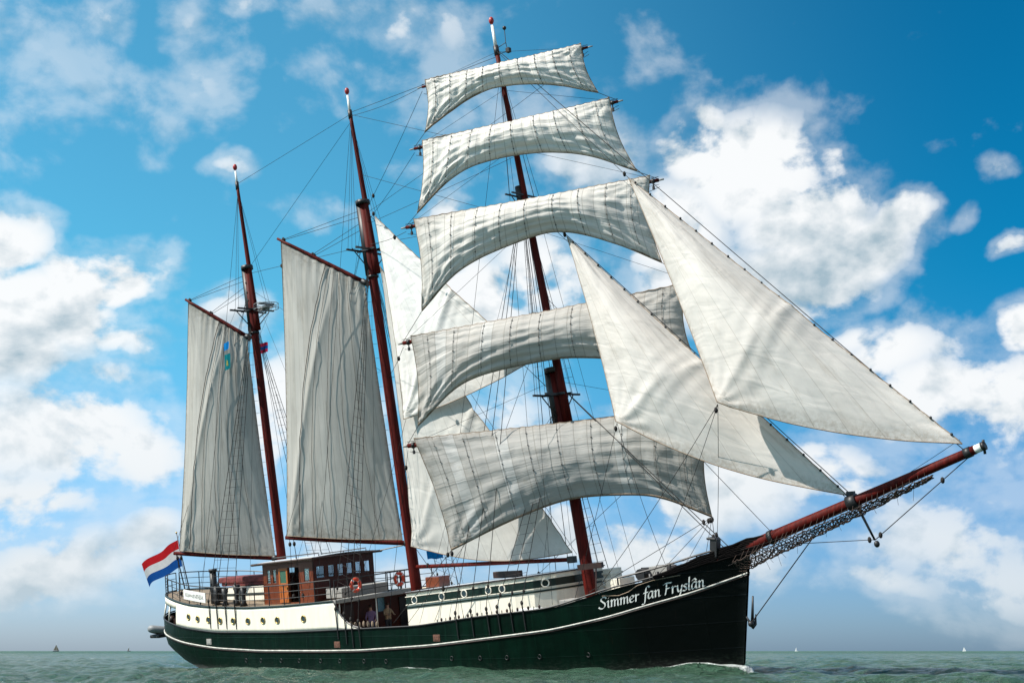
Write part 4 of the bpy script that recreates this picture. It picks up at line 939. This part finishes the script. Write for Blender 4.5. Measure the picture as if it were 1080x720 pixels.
# ------------------------------------------------------------------ rigging
def rope(name, a, b, r=.016, sag=0.0, m=M_ROPE, parent=ship, blocks=()):
    a, b = Vector(a), Vector(b); mb = MB(); n = 2 if sag == 0 else 12
    P = [a.lerp(b, i / (n - 1)) + Vector((0, 0, -sag * math.sin(math.pi * i / (n - 1)))) for i in range(n)]
    mb.tube(P, r, 4, False)
    for t in blocks: p = a.lerp(b, t) + Vector((0, 0, -sag * math.sin(math.pi * t))); mb.ball(tuple(p), .085, 6, 4, (1, 1, 1.5))
    return mb.build(name, m, parent)
def shroud_set(feet, ax, zt, rat=None, spread=.05, r=.02):
    """each shroud is its own part; ratlines across the first ones"""
    for s in (-1, 1):
        lines = []
        for (x, z) in feet:
            y = s * (hb(x, z) + .10); f = Vector((x, y, z + .35)); t = ax(zt) + Vector((0, s * spread, 0))
            mb = MB(); mb.tube([f, t], r, 4, False); mb.ball(tuple(f), .09, 6, 4, (1, .6, 1.2)); mb.ball(tuple(f.lerp(t, .055 * 9 / max(9, (t - f).length / 2))), .08, 6, 4, (1, .6, 1.2))
            mb.build('shroud', M_ROPE, ship); lines.append((f, t))
            cz = max(stripe(x) + .12, z - 1.1); mb = MB()
            mb.hexa([(x - .022, s * (hb(x, cz) + .02), cz), (x + .022, s * (hb(x, cz) + .02), cz), (x + .022, s * (hb(x, cz) + .05), cz), (x - .022, s * (hb(x, cz) + .05), cz),
                     (x - .02, s * (hb(x, z) + .07), z + .3), (x + .02, s * (hb(x, z) + .07), z + .3), (x + .02, s * (hb(x, z) + .11), z + .3), (x - .02, s * (hb(x, z) + .12), z + .3)])
            mb.build('chainplate', M_BLACK, hull)
        if rat:
            i0, i1 = rat; mb = MB(); (f0, t0), (f1, t1) = lines[i0], lines[i1]; H = t0.z - f0.z; n = int(H / .42)
            zz_ = []
            for k in range(2, n - 1):
                q = k / n; zz_ += [f0.lerp(t0, q), f1.lerp(t1, q)][::1 if k % 2 else -1]
            mb.tube(zz_, .010, 3, False)
            mb.build('ratlines', M_ROPE, ship)
shroud_set([(29.31, 2.96), (29.97, 3.02), (30.59, 3.08)], FM, 12.3, rat=(0, 2))
shroud_set([(26.95, 2.76), (27.85, 2.83), (28.73, 2.89)], FM, 22.2)
shroud_set([(19.04, 3.1), (19.63, 2.86), (20.08, 2.6), (20.59, 2.5)], MM, 21.5, rat=(0, 3))
shroud_set([(8.97, 3.72), (9.61, 3.7), (10.37, 3.68), (11.18, 3.66)], ZM, 20.0, rat=(0, 3))
for s in (-1, 1):
    # topmast rigging above the tops
    for d in (-.3, .0, .3):
        rope('topmast_shroud', FM(12.5) + Vector((d, s * 1.25, 0)), FM(22.0) + Vector((0, s * .1, 0)), .014)
        rope('topmast_shroud', MM(21.7) + Vector((d, s * 1.25, 0)), MM(29.0), .011)
    for d in (0, .3): rope('topmast_shroud', ZM(20.2) + Vector((d, s * 1.2, 0)), ZM(27.6), .011); rope('topgallant_shroud', FM(22.2) + Vector((d, s * .95, 0)), FM(29.2), .011)
    rope('backstay', (25.9, s * 3.7, 2.9), FM(28.6), .012, blocks=(.05,)); rope('backstay', (17.6, s * 3.7, 3.8), MM(29.2), .012); rope('backstay', (8.0, s * 3.6, 3.8), ZM(27.4), .012)
    mb = MB(); f0, f1 = FM(12.5) + Vector((-.3, s * 1.25, 0)), FM(12.5) + Vector((.3, s * 1.25, 0)); t = FM(22.0) + Vector((0, s * .1, 0))
    zz_ = []
    for k in range(2, 21): zz_ += [f0.lerp(t, k / 22), f1.lerp(t, k / 22)][::1 if k % 2 else -1]
    mb.tube(zz_, .009, 3, False)
    mb.build('ratlines', M_ROPE, ship)
# fore and aft stays
rope('stay', FM(29.8), BS(49.4), .017); rope('stay', FM(22.3), BS(44.75) + Vector((0, 0, .25)), .018); rope('stay', FM(22.0), BS(44.5) + Vector((0, 0, .25)), .012)
rope('stay', FM(17.6), BS(41.1) + Vector((0, 0, .2)), .013); rope('stay', FM(13.2), BS(38.9) + Vector((0, .1, .25)), .02, blocks=(.93,)); rope('stay', FM(13.2), BS(39.2) + Vector((0, -.12, .25)), .02, blocks=(.93,))
rope('halyard', FM(29.6) + Vector((.1, -.1, 0)), (36.09, 0, 21.59), .012, blocks=(.97,)); rope('halyard', FM(22.4) + Vector((.1, -.1, 0)), (32.39, 0, 19.68), .013, blocks=(.95,))
rope('stay', MM(24.0), FM(12.4) , .015); rope('stay', MM(22.5), (31.2, 0, 5.2), .012); rope('stay', MM(29.5), FM(29.4), .013); rope('stay', MM(29.4), FM(24.5), .010)
rope('stay', ZM(27.9), MM(29.4), .012); rope('stay', ZM(22.6), MM(29.0), .013); rope('stay', ZM(22.4), MM(22.0), .012, blocks=(.3,)); rope('stay', ZM(21.5), MM(15.0), .010)
rope('stay', MM(26.0), FM(21.0), .010); rope('stay', ZM(22.0), (18.0, 0, 3.9), .010)
# bobstay, martingale, bowsprit guys
rope('bobstay', (39.72, -.05, 2.0), BS(43.84), .022, blocks=(.97,), parent=ship); rope('martingale', BS(49.6) + Vector((0, 0, -.1)), (45.44, 0, 5.05), .018, blocks=(.3, .94)); rope('martingale', (45.44, 0, 5.07), (42.0, -.25, 5.1), .014, blocks=(.06,))
for s in (-1, 1): rope('bowsprit_guy', BS(49.3), (39.3, s * .6, 4.4), .014, .1)
mb = MB(); mb.ball((39.75, -.08, 2.0), .13, 8, 6); mb.build('bobstay_eye', M_BLACK, hull)
# peak and throat halyards, topping lifts
for (g0, g1, ax, zt) in (((15.05, -2.53, 22.99), (19.17, -.1, 19.96), MM, 23.9), ((5.97, -2.02, 21.33), (9.2, -.1, 18.64), ZM, 22.3)):
    g0, g1 = Vector(g0), Vector(g1)
    for t, dz in ((.04, .1), (.05, -.25), (.38, -.5), (.40, -.9)): rope('peak_halyard', g0.lerp(g1, t), ax(zt + dz), .013, blocks=(.03, .97))
    for dz in (-.3, -.9, -1.4): rope('throat_halyard', g1 + Vector((.1, -.15, .1)), ax(zt + dz) + Vector((0, -.15, 0)), .012, blocks=(.95,))
for (be, ax, z) in (((15.2, -3.4, 7.1), MM, 23.0), ((5.37, -3.29, 6.77), ZM, 21.5)):
    be = Vector(be)
    for s in (-.25, .25): rope('topping_lift', be + Vector((.3, s, 0)), ax(z), .012, .35)
    rope('mainsheet', be + Vector((.6, 0, -.1)), (be.x + .4, be.y + .6, top(be.x + .4) + .1), .016, blocks=(.08, .9)); rope('mainsheet', be + Vector((.3, 0, -.1)), (be.x - .6, be.y + .8, top(max(be.x - .6, 1)) + .1), .016, blocks=(.08, .9))
# braces
for k, (z, lead) in enumerate([(23.8, MM), (23.2, MM), (22.0, MM), (14.8, MM)]):
    ys, yp = Vector(YARDS[k][0]), Vector(YARDS[k][1])
    rope('brace', ys + Vector((0, 0, -.2)), lead(z) + Vector((.2, -.1, 0)), .013, .1, blocks=(.85 if k < 2 else .3,)); rope('brace', yp + Vector((0, 0, -.2)), lead(z) + Vector((.2, .1, 0)), .011, .1)
rope('brace', Vector(YARDS[0][0]), MM(29.3), .012, .15)
rope('brace', Vector(YARDS[4][0]) + Vector((0, 0, -.2)), (22.5, -3.7, 2.6), .014, blocks=(.1,)); rope('brace', Vector(YARDS[4][1]), (24.0, 3.6, 2.9), .012)
for k in range(4):              # sheets from each clew down to the yardarm below
    for c, y_ in ((YARDS[k][4], YARDS[k + 1][0]), (YARDS[k][5], YARDS[k + 1][1])): rope('sheet', c, Vector(y_) + Vector((0, 0, .05)), .014)
for k in range(5):              # lifts
    for e in (0, 1): rope('lift', Vector(YARDS[k][e]) , FM((YARDS[k][0][2] + YARDS[k][1][2]) / 2 + [1.0, 2.0, 3.0, 4.4, 2.2][k]), .008)
rope('sheet', YARDS[4][4], (22.8, -3.6, 2.7), .016, blocks=(.06,)); rope('sheet', YARDS[4][4], (27.2, -3.55, 2.95), .014, blocks=(.05,))
for e in ((33.6, -2.6, 3.7), (38.8, -.6, 5.0), (37.6, -1.1, 4.6), (37.0, 1.4, 4.5), (36.6, -1.6, 4.3)): rope('sheet', YARDS[4][5], e, .013, blocks=(.07,))
rope('jib_sheet', (40.75, -2.5, 10.83), (36.4, -1.9, 4.2), .013, .3, blocks=(.03,)); rope('jib_sheet', (40.75, -2.5, 10.83), (34.0, -2.7, 3.7), .013, .2); rope('jib_sheet', (40.75, -2.5, 10.83), (37.5, 1.5, 4.5), .011, .5)
rope('jib_sheet', (35.5, -2.0, 10.68), (33.0, -2.8, 3.5), .013, .15, blocks=(.03,)); rope('jib_sheet', (35.5, -2.0, 10.68), (34.6, 2.2, 4.0), .011, .4)
rope('downhaul', (49.2, 0, 8.5), (36.2, -.4, 4.6), .009, .9); rope('staysail_sheet', (21.3, -.2, 6.0), (22.6, 0, 4.2), .016, blocks=(.5,)); rope('staysail_sheet', (22.0, -.9, 12.4), (19.5, -2.9, 3.9), .012, .2)
for x, y, q in ((23.5, -3.4, (FM, 12.0)), (24.4, -3.5, (FM, 21.5)), (25.4, -3.55, (FM, 16.0)), (31.2, -3.1, (FM, 11.8)), (31.9, -3.0, (FM, 21.8)), (21.6, -3.6, (MM, 21.0)), (12.0, -3.5, (ZM, 19.5)), (14.6, -3.5, (MM, 20.5)), (16.4, -3.5, (MM, 24.0)), (7.0, -3.3, (ZM, 22.0)),
                (30.2, 3.2, (FM, 16.0)), (31.6, 2.9, (FM, 21.0)), (32.6, 2.7, (FM, 29.0)), (28.5, 3.3, (FM, 14)), (12.4, 3.4, (ZM, 19.0)), (21.4, 3.4, (MM, 23.0))):
    rope('running_line', (x, y, max(rail(x), 2.9 if x < 19 else 0) + .1), q[0](q[1]), .010, .15)
# belaying pins and coils along the starboard pinrail
mb = MB(); rs = random.Random(2)
for i in range(22):
    x = 25.6 + i * .27; z = rail(x) + .05; y = -hb(x, z) + .12
    mb.tube([(x, y, z), (x, y, z + .12)], .02, 5)
    if i % 2: mb.ball((x, y, z + .08), .08, 7, 5, (.8, .6, 1.1))
mb.build('pinrail_gear', M_DWOOD, ship)
mb = MB()
for i in range(8): x = 19.3 + i * .3; mb.ball((x, -3.35, 2.6 + .06 * rs.random()), .1, 7, 5, (.8, .6, 1.6))
mb.build('rope_coils', M_MANILA, ship)
# engine exhaust, helm, compass and winches on the poop
mb = MB(); mb.tube([(7.5, -2.3, 3.75), (7.5, -2.3, 5.55)], .19, 12); mb.tube([(7.5, -2.3, 5.55), (7.5, -2.3, 5.72)], .23, 12); mb.build('funnel', M_BLACK, ship)
def winch(x, y, z, h):
    mb = MB(); mb.tube([(x, y, z), (x, y, z + .2), (x, y, z + h * .5), (x, y, z + h)], [.2, .12, .11, .2], 10); mb.tube([(x - .25, y, z + h * .8), (x + .25, y, z + h * .8)], .05, 6); mb.build('winch', M_BLACK, ship)
for x, y, h in ((8.3, -2.7, 1.0), (9.0, -2.7, .9), (9.9, -2.6, 1.1), (10.6, -2.7, 1.0)): winch(x, y, top(x), h)
part_box('ventilator_cowl', (8.1, -2.4, 4.3), (.7, .5, .8), M_BLACK, ship, .08)
mb = MB(); mb.box((8.3, .3, 4.95), (5.6, 1.5, .34)); mb.box((8.3, .3, 4.7), (5.4, 1.3, .2)); mb.build('lashed_awning', mat('maroon_cover', (.14, .025, .025), .8, vary=.4, scale=5), ship, bevel=.08)
mb = MB(); mb.box((8.4, .4, 4.15), (5.0, 2.4, .8)); ck = mb.build('aft_coachroof', M_CREAM, ship, bevel=.04); part_box('green_band', (8.4, .4, 4.15), (5.06, 2.46, .12), M_DGREEN, ck, 0)
# stern boarding ladder support / lit gear in the stern opening
mb = MB(); mb.box((3.9, -1.9, 2.75), (.9, .7, .6)); mb.ball((3.3, -2.2, 3.0), .22); mb.tube([(4.4, -2.5, 2.8), (4.4, -2.5, 3.8)], .12, 8); mb.build('mooring_gear', M_DWOOD, ship)
# ensign staff
SB, ST = Vector((1.84, .2, 4.3)), Vector((.77, .2, 7.95))
mb = MB(); mb.tube([SB, ST], [.04, .025], 6); st = mb.build('ensign_staff', M_DWOOD, ship); mb = MB(); mb.ball(tuple(ST), .06); mb.build('finial', M_BRASS, st)
mb = MB()
for s in (-1, 1): mb.tube([(5.6 + s * .35, -2.7 - s * .25, 4.1), (5.5, -3.2, 6.65)], .035, 5)
mb.build('boom_crutch', M_BLACK, ship)

# ------------------------------------------------------------------ things aboard: flags, lifebuoys, dinghy, people
def flag(name, p0, along, down, lw, lh, bands, label, cat, group=None, wav=.12, seed=0, emblem=None, droop=0.25):
    """p0 hoist top in ship frame; along = fly direction, down = hoist direction"""
    along = Vector(along).normalized(); down = Vector(down).normalized(); nn = along.cross(down).normalized(); nu, nv = 30, 12 * len(bands)
    mats = bands; mb = MB(); P = []
    for j in range(nv + 1):
        row = []
        for i in range(nu + 1):
            u, v = i / nu, j / nv; row.append(along * (lw * u) + down * (lh * v * (1 - .08 * u)) + nn * (wav * u ** .7 * math.sin(u * 8 + v * 1.4 + seed)) + Vector((0, 0, -droop * u * u * lw * .5 + .05 * math.sin(u * 9 + seed) * u)))
        P.append(row)
    mb.quadgrid(P); o = mb.build(name, mats, None); me = o.data
    for q, pol in enumerate(me.polygons): pol.material_index = min(len(mats) - 1, (q // nu) * len(mats) // nv)
    on_ship(o, Matrix.Translation(p0)); tag(o, label, cat, group)
    if emblem:
        mb = MB(); ci, cj = nu // 2, nv // 2
        for (a, b) in emblem[1]:
            q = [P[cj + b][ci + a], P[cj + b][ci + a + 2], P[cj + b + 2][ci + a + 2], P[cj + b + 2][ci + a]]
            for sg in (.012, -.012): mb.poly([tuple(p + nn * sg) for p in q])
        mb.build('emblem', emblem[0], o)
    return o
def cloth(n, c): return sail_plain(n, c)
def sail_plain(name, col):
    m = bpy.data.materials.new(name); m.use_nodes = True; t = NT(m.node_tree); t.n.clear(); out = t.n.new('ShaderNodeOutputMaterial')
    g = t.n.new('ShaderNodeTexCoord').outputs['Object']; f = t.noise(g, 3, 4); c = t.mix(f, tuple(k * .8 for k in col) + (1,), tuple(min(1, k * 1.1) for k in col) + (1,))
    d = t.n.new('ShaderNodeBsdfDiffuse'); tr = t.n.new('ShaderNodeBsdfTranslucent'); mx = t.n.new('ShaderNodeMixShader'); mx.inputs[0].default_value = .35
    t.l.new(c, d.inputs[0]); t.l.new(c, tr.inputs[0]); t.l.new(d.outputs[0], mx.inputs[1]); t.l.new(tr.outputs[0], mx.inputs[2]); t.l.new(mx.outputs[0], out.inputs[0]); return m
FR, FW, FB = cloth('flag_red', (.40, .015, .02)), cloth('flag_white', (.54, .53, .53)), cloth('flag_blue', (.010, .065, .25))
flag('flag', (.86, .2, 7.5), (-3.7, 0, -1.0), (.34, 0, -1.62), 3.75, 1.62, [FR, FW, FB], 'red white and blue tricolour ensign streaming from the stern staff', 'flag', wav=.22, seed=.5, droop=.16)
FT = cloth('flag_teal', (.01, .17, .20)); FBB = cloth('flag_bright_blue', (.01, .20, .55)); FP = cloth('flag_crimson', (.35, .02, .06)); FY = cloth('flag_yellow', (.55, .45, .06))
flag('flag', (8.62, -1.5, 18.3), (.9, -.3, .1), (.0, 0, -1), .75, .42, [FBB], 'small bright blue flag hung in front of the aftmost sail', 'flag', 'signal flags', .05)
flag('flag', (8.62, -1.5, 17.65), (.9, -.3, .05), (.0, 0, -1), .85, .9, [FT], 'small teal flag with a yellow emblem below the bright blue one', 'flag', 'signal flags', .05, emblem=(FY, [(-2, -2), (-2, 0), (-1, 1), (3, -1), (3, 1)]))
flag('flag', (8.0, 1.4, 18.5), (.9, .1, .1), (.0, 0, -1), .85, .62, [FP, FB, FP], 'small crimson and dark blue flag just right of the mizzenmast', 'flag', 'signal flags', .05)
flag('flag', (20.3, 1.6, 5.75), (.95, .1, .05), (.1, 0, -1), 1.0, .42, [FBB], 'blue flag flying low behind the mainmast, above the deckhouse roof', 'flag', None, .10)
rope('flag_halyard', (8.62, -1.5, 18.5), ZM(20.1) + Vector((0, -1.2, 0)), .008); rope('flag_halyard', (8.62, -1.5, 18.5), (9.0, -3.3, 4.0), .008, .2); rope('flag_halyard', (8.0, 1.4, 18.6), ZM(20.1) + Vector((0, 1.2, 0)), .008); rope('flag_halyard', (20.3, 1.6, 5.8), MM(21.5) + Vector((0, 1.0, 0)), .008)

def lifebuoy(c, label):
    r_ = bpy.data.objects.new('lifebuoy', None); C.objects.link(r_); on_ship(r_, Matrix.Translation(c)); tag(r_, label, 'lifebuoy', 'lifebuoys on the bridge railing')
    M = Matrix.Rotation(R(90), 3, 'Y'); mb = MB(); mb.torus((0, 0, 0), .29, .085, M, 32, 10); mb.build('ring', M_ORANGE, r_)
    for k in range(4):
        a = math.pi / 4 + k * math.pi / 2; mb = MB(); mb.tube([(0, .29 * math.cos(a - .12), .29 * math.sin(a - .12)), (0, .29 * math.cos(a), .29 * math.sin(a)), (0, .29 * math.cos(a + .12), .29 * math.sin(a + .12))], .088, 10); mb.build('band', M_RWHITE, r_)
    mb = MB(); mb.tube([(.1 * 0 + .02, .40 * math.cos(a), .40 * math.sin(a)) for a in np.linspace(0, 2 * math.pi, 33)], .012, 4); mb.build('grab_line', M_MANILA, r_)
    return r_
lifebuoy((18.97, -2.28, 4.45), 'orange lifebuoy on the bridge railing directly in front of the wheelhouse')
lifebuoy((18.97, .80, 4.45), 'orange lifebuoy on the bridge railing beside the mainmast')

# tender hung across the stern
tn = bpy.data.objects.new('dinghy', None); C.objects.link(tn); on_ship(tn, Matrix.Translation((-.75, .75, 2.12)) @ Matrix.Rotation(R(-90), 4, 'Z')); tag(tn, 'small grey inflatable dinghy hung outside the stern of the ship', 'dinghy')
mb = MB(); pts = [(-1.5, -.55, 0), (0, -.6, 0), (.9, -.5, .05), (1.45, -.2, .18), (1.6, 0, .22), (1.45, .2, .18), (.9, .5, .05), (0, .6, 0), (-1.5, .55, 0)]
mb.tube(crom(pts, 5), .22, 12); mb.build('tubes', M_RUBBER, tn, bevel=0)
part_box('bottom', (.1, 0, -.26), (2.7, .95, .2), M_BLACK, tn, .06); part_box('transom', (-1.3, 0, .05), (.07, .9, .45), M_DWOOD, tn)
mb = MB(); mb.box((-1.55, 0, .35), (.35, .3, .4)); mb.tube([(-1.5, 0, .2), (-1.5, 0, -.5)], .07, 8); mb.build('outboard_motor', M_BLACK, tn, bevel=.05)
mb = MB()
for y in (.1, 1.7): mb = MB(); mb.tube([(.9, y, 2.9), (.3, y, 3.05), (-.25, y, 2.95), (-.35, y, 2.3)], .04, 6); mb.build('davit', M_BLACK, ship)

M_SKIN = mat('skin', (.50, .28, .20), .55, vary=.08); M_HAIR = mat('hair', (.05, .03, .02), .7)
def person(foot, face, shirt, trousers, label, pose='stand', group=None):
    """one skinned body; clothing shows as shirt and trousers colours assigned by height, hair is a child"""
    J = {'pel': (0, 0, .92), 'sp': (0, 0, 1.15), 'ch': (.01, 0, 1.38), 'nk': (.02, 0, 1.52), 'hd': (.04, 0, 1.63), 'ht': (.04, 0, 1.76)}
    E_ = [('pel', 'sp'), ('sp', 'ch'), ('ch', 'nk'), ('nk', 'hd'), ('hd', 'ht')]; rr = {'pel': .145, 'sp': .13, 'ch': .15, 'nk': .055, 'hd': .085, 'ht': .06}
    for s, nme in ((-1, 'r'), (1, 'l')):
        el_ = (.05, s * .27, 1.13) if pose == 'stand' else (.14, s * .27, 1.18); ha = (.20, s * .20, .98) if pose == 'stand' else (.38, s * .14, 1.20)
        J.update({'sh' + nme: (0, s * .19, 1.40), 'el' + nme: el_, 'wr' + nme: ha, 'hn' + nme: (ha[0] + .08, ha[1], ha[2] - .02), 'hp' + nme: (0, s * .095, .86), 'kn' + nme: (.03, s * .11, .48), 'an' + nme: (0, s * .12, .08), 'to' + nme: (.16, s * .13, .04)})
        rr.update({'sh' + nme: .065, 'el' + nme: .045, 'wr' + nme: .032, 'hn' + nme: .036, 'hp' + nme: .10, 'kn' + nme: .068, 'an' + nme: .045, 'to' + nme: .04})
        E_ += [('ch', 'sh' + nme), ('sh' + nme, 'el' + nme), ('el' + nme, 'wr' + nme), ('wr' + nme, 'hn' + nme), ('pel', 'hp' + nme), ('hp' + nme, 'kn' + nme), ('kn' + nme, 'an' + nme), ('an' + nme, 'to' + nme)]
        for q in range(3):
            k = 'f%d%s' % (q, nme); J[k] = (ha[0] + .16, ha[1] + (q - 1) * .025, ha[2] - .04); rr[k] = .011; E_.append(('hn' + nme, k))
    keys = list(J); me = bpy.data.meshes.new('person'); me.from_pydata([J[k] for k in keys], [(keys.index(a), keys.index(b)) for a, b in E_], [])
    tmp = bpy.data.objects.new('tmp', me); C.objects.link(tmp); sk = tmp.modifiers.new('skin', 'SKIN')
    sv = me.skin_vertices[0].data if me.skin_vertices else None
    if sv is None:
        bm_ = __import__('bmesh').new(); bm_.from_mesh(me); bm_.verts.layers.skin.verify(); bm_.to_mesh(me); bm_.free(); sv = me.skin_vertices[0].data
    for i, k in enumerate(keys): sv[i].radius = (rr[k], rr[k] * (1.0 if k not in ('ch', 'pel', 'sp') else 1.15)); sv[i].use_root = (k == 'pel')
    sb_ = tmp.modifiers.new('sub', 'SUBSURF'); sb_.levels = 2; sb_.render_levels = 2
    dg = bpy.context.evaluated_depsgraph_get(); me2 = bpy.data.meshes.new_from_object(tmp.evaluated_get(dg)); bpy.data.objects.remove(tmp); me2.name = 'person'
    me2.materials.clear()
    for m in (M_SKIN, shirt, trousers, M_BLACK): me2.materials.append(m)
    for p in me2.polygons:
        c = p.center; z = c.z; p.use_smooth = True
        p.material_index = 3 if z < .1 else 2 if z < .95 and abs(c.y) < .24 and c.x < .2 else (0 if z > 1.50 or math.hypot(c.x - J['wrl'][0], abs(c.y) - abs(J['wrl'][1])) < .12 and abs(c.z - J['wrl'][2]) < .09 else 1)
    o = bpy.data.objects.new('person', me2); C.objects.link(o); on_ship(o, Matrix.Translation(foot) @ Matrix.Rotation(face, 4, 'Z')); tag(o, label, 'person', group)
    mb = MB(); mb.ball((.025, 0, 1.72), .108, 12, 8, (1.0, .88, .85)); mb.build('hair', M_HAIR, o)
    mb = MB(); mb.ball((.125, 0, 1.655), .022, 6, 4, (.9, .6, 1.1))
    mb.build('nose', M_SKIN, o); mb = MB()
    for s in (-1, 1): mb.ball((.112, s * .032, 1.68), .011, 6, 4)
    mb.build('eyes', M_BLACK, o); return o
SH = [mat('navy_shirt', (.02, .03, .07), .8), mat('lilac_shirt', (.25, .16, .30), .8), mat('tan_jacket', (.35, .24, .14), .8), mat('dark_jacket', (.02, .02, .025), .8)]
person((14.75, -1.1, 3.62), 0.0, SH[0], SH[3], 'person in a dark navy top behind the left wheelhouse front windows')
person((14.8, .05, 3.62), 0.3, SH[3], SH[3], 'person in a dark jacket behind the middle wheelhouse front windows')
person((14.7, 1.3, 3.62), -.4, SH[0], SH[3], 'person in navy behind the right-hand wheelhouse front windows')
person((18.2, -.65, 1.52), -.9, SH[1], SH[0], 'person in a lilac shirt standing under the bridge deck by the cabin window')
person((18.3, .45, 1.52), -.3, SH[2], SH[3], 'person in a tan jacket under the bridge deck beside the cabin window', 'reach')

# ------------------------------------------------------------------ yachts far off on the horizon
m_y = sail_plain('yacht_sail', (.8, .8, .78)); m_yb = sail_plain('brown_sail', (.35, .27, .2)); m_yh = mat('yacht_hull', (.75, .75, .75), .4); m_ydk = mat('dark_hull', (.05, .05, .06), .4)
def yacht(X, Y, h, rot, two, sm, hm, label):
    r_ = bpy.data.objects.new('sailboat', None); C.objects.link(r_); r_.location = (X, Y, -.1); r_.rotation_euler = (0, 0, rot); tag(r_, label, 'sailboat', 'sailboats on the horizon')
    L = h * .85; mb = MB(); rows = []
    for z, k in ((-.3, .75), (.4, .95), (1.1, 1.0)):
        rows.append([(L * (t - .5), (1 if sd_ > 0 else -1) * L * .14 * k * math.sin(math.pi * min(max(t, .0), 1)) ** .6, z + .4 * t) for sd_ in (1, -1) for t in (np.linspace(0, 1, 9) if sd_ > 0 else np.linspace(1, 0, 9))])
    mb.quadgrid(rows, True, True); mb.poly(rows[-1]); mb.build('hull', hm, r_)
    mb = MB(); mb.tube([(0, 0, .5), (0, 0, h)], .09, 6); mb.build('mast', M_WHITE, r_)
    def tri(a, b, c, nm):
        rows = []
        for i in range(7):
            t = i / 6; p, q = Vector(a).lerp(Vector(b), t), Vector(a).lerp(Vector(c), t); rows.append([p.lerp(q, k / 6) + Vector((0, .12 * L * .3 * math.sin(math.pi * k / 6) * t, 0)) for k in range(7)])
        mb = MB(); mb.quadgrid(rows); mb.build(nm, sm, r_)
    tri((-.1, 0, h * .97), (-.1, 0, 1.9), (-L * .42, .3, 2.0), 'mainsail')
    if two: tri((.15, 0, h * .85), (L * .48, 0, 1.6), (.3, .4, 1.9), 'jib')
for px, d, h, two, sm, hm, lb in ((59, 2300, 13, True, m_yb, m_ydk, 'brown-sailed boat on the horizon at far left'), (136, 3300, 11, False, m_yb, m_ydk, 'faint small sailboat on the horizon between the brown-sailed boat and the ship'),
                                  (840, 3500, 11, False, m_y, m_yh, 'tiny white sailboat on the horizon just right of the bow'), (1017, 3300, 11, True, m_y, m_yh, 'tiny white sailboat on the horizon at far right')):
    k = (px - 540) / 1310 / math.cos(math.atan(326 / 1310)) * math.cos(0); yacht(d * (px - 540) / 1310 * math.cos(math.atan(326 / 1310)), d, h, .5 if px < 500 else -.4, two, sm, hm, lb)
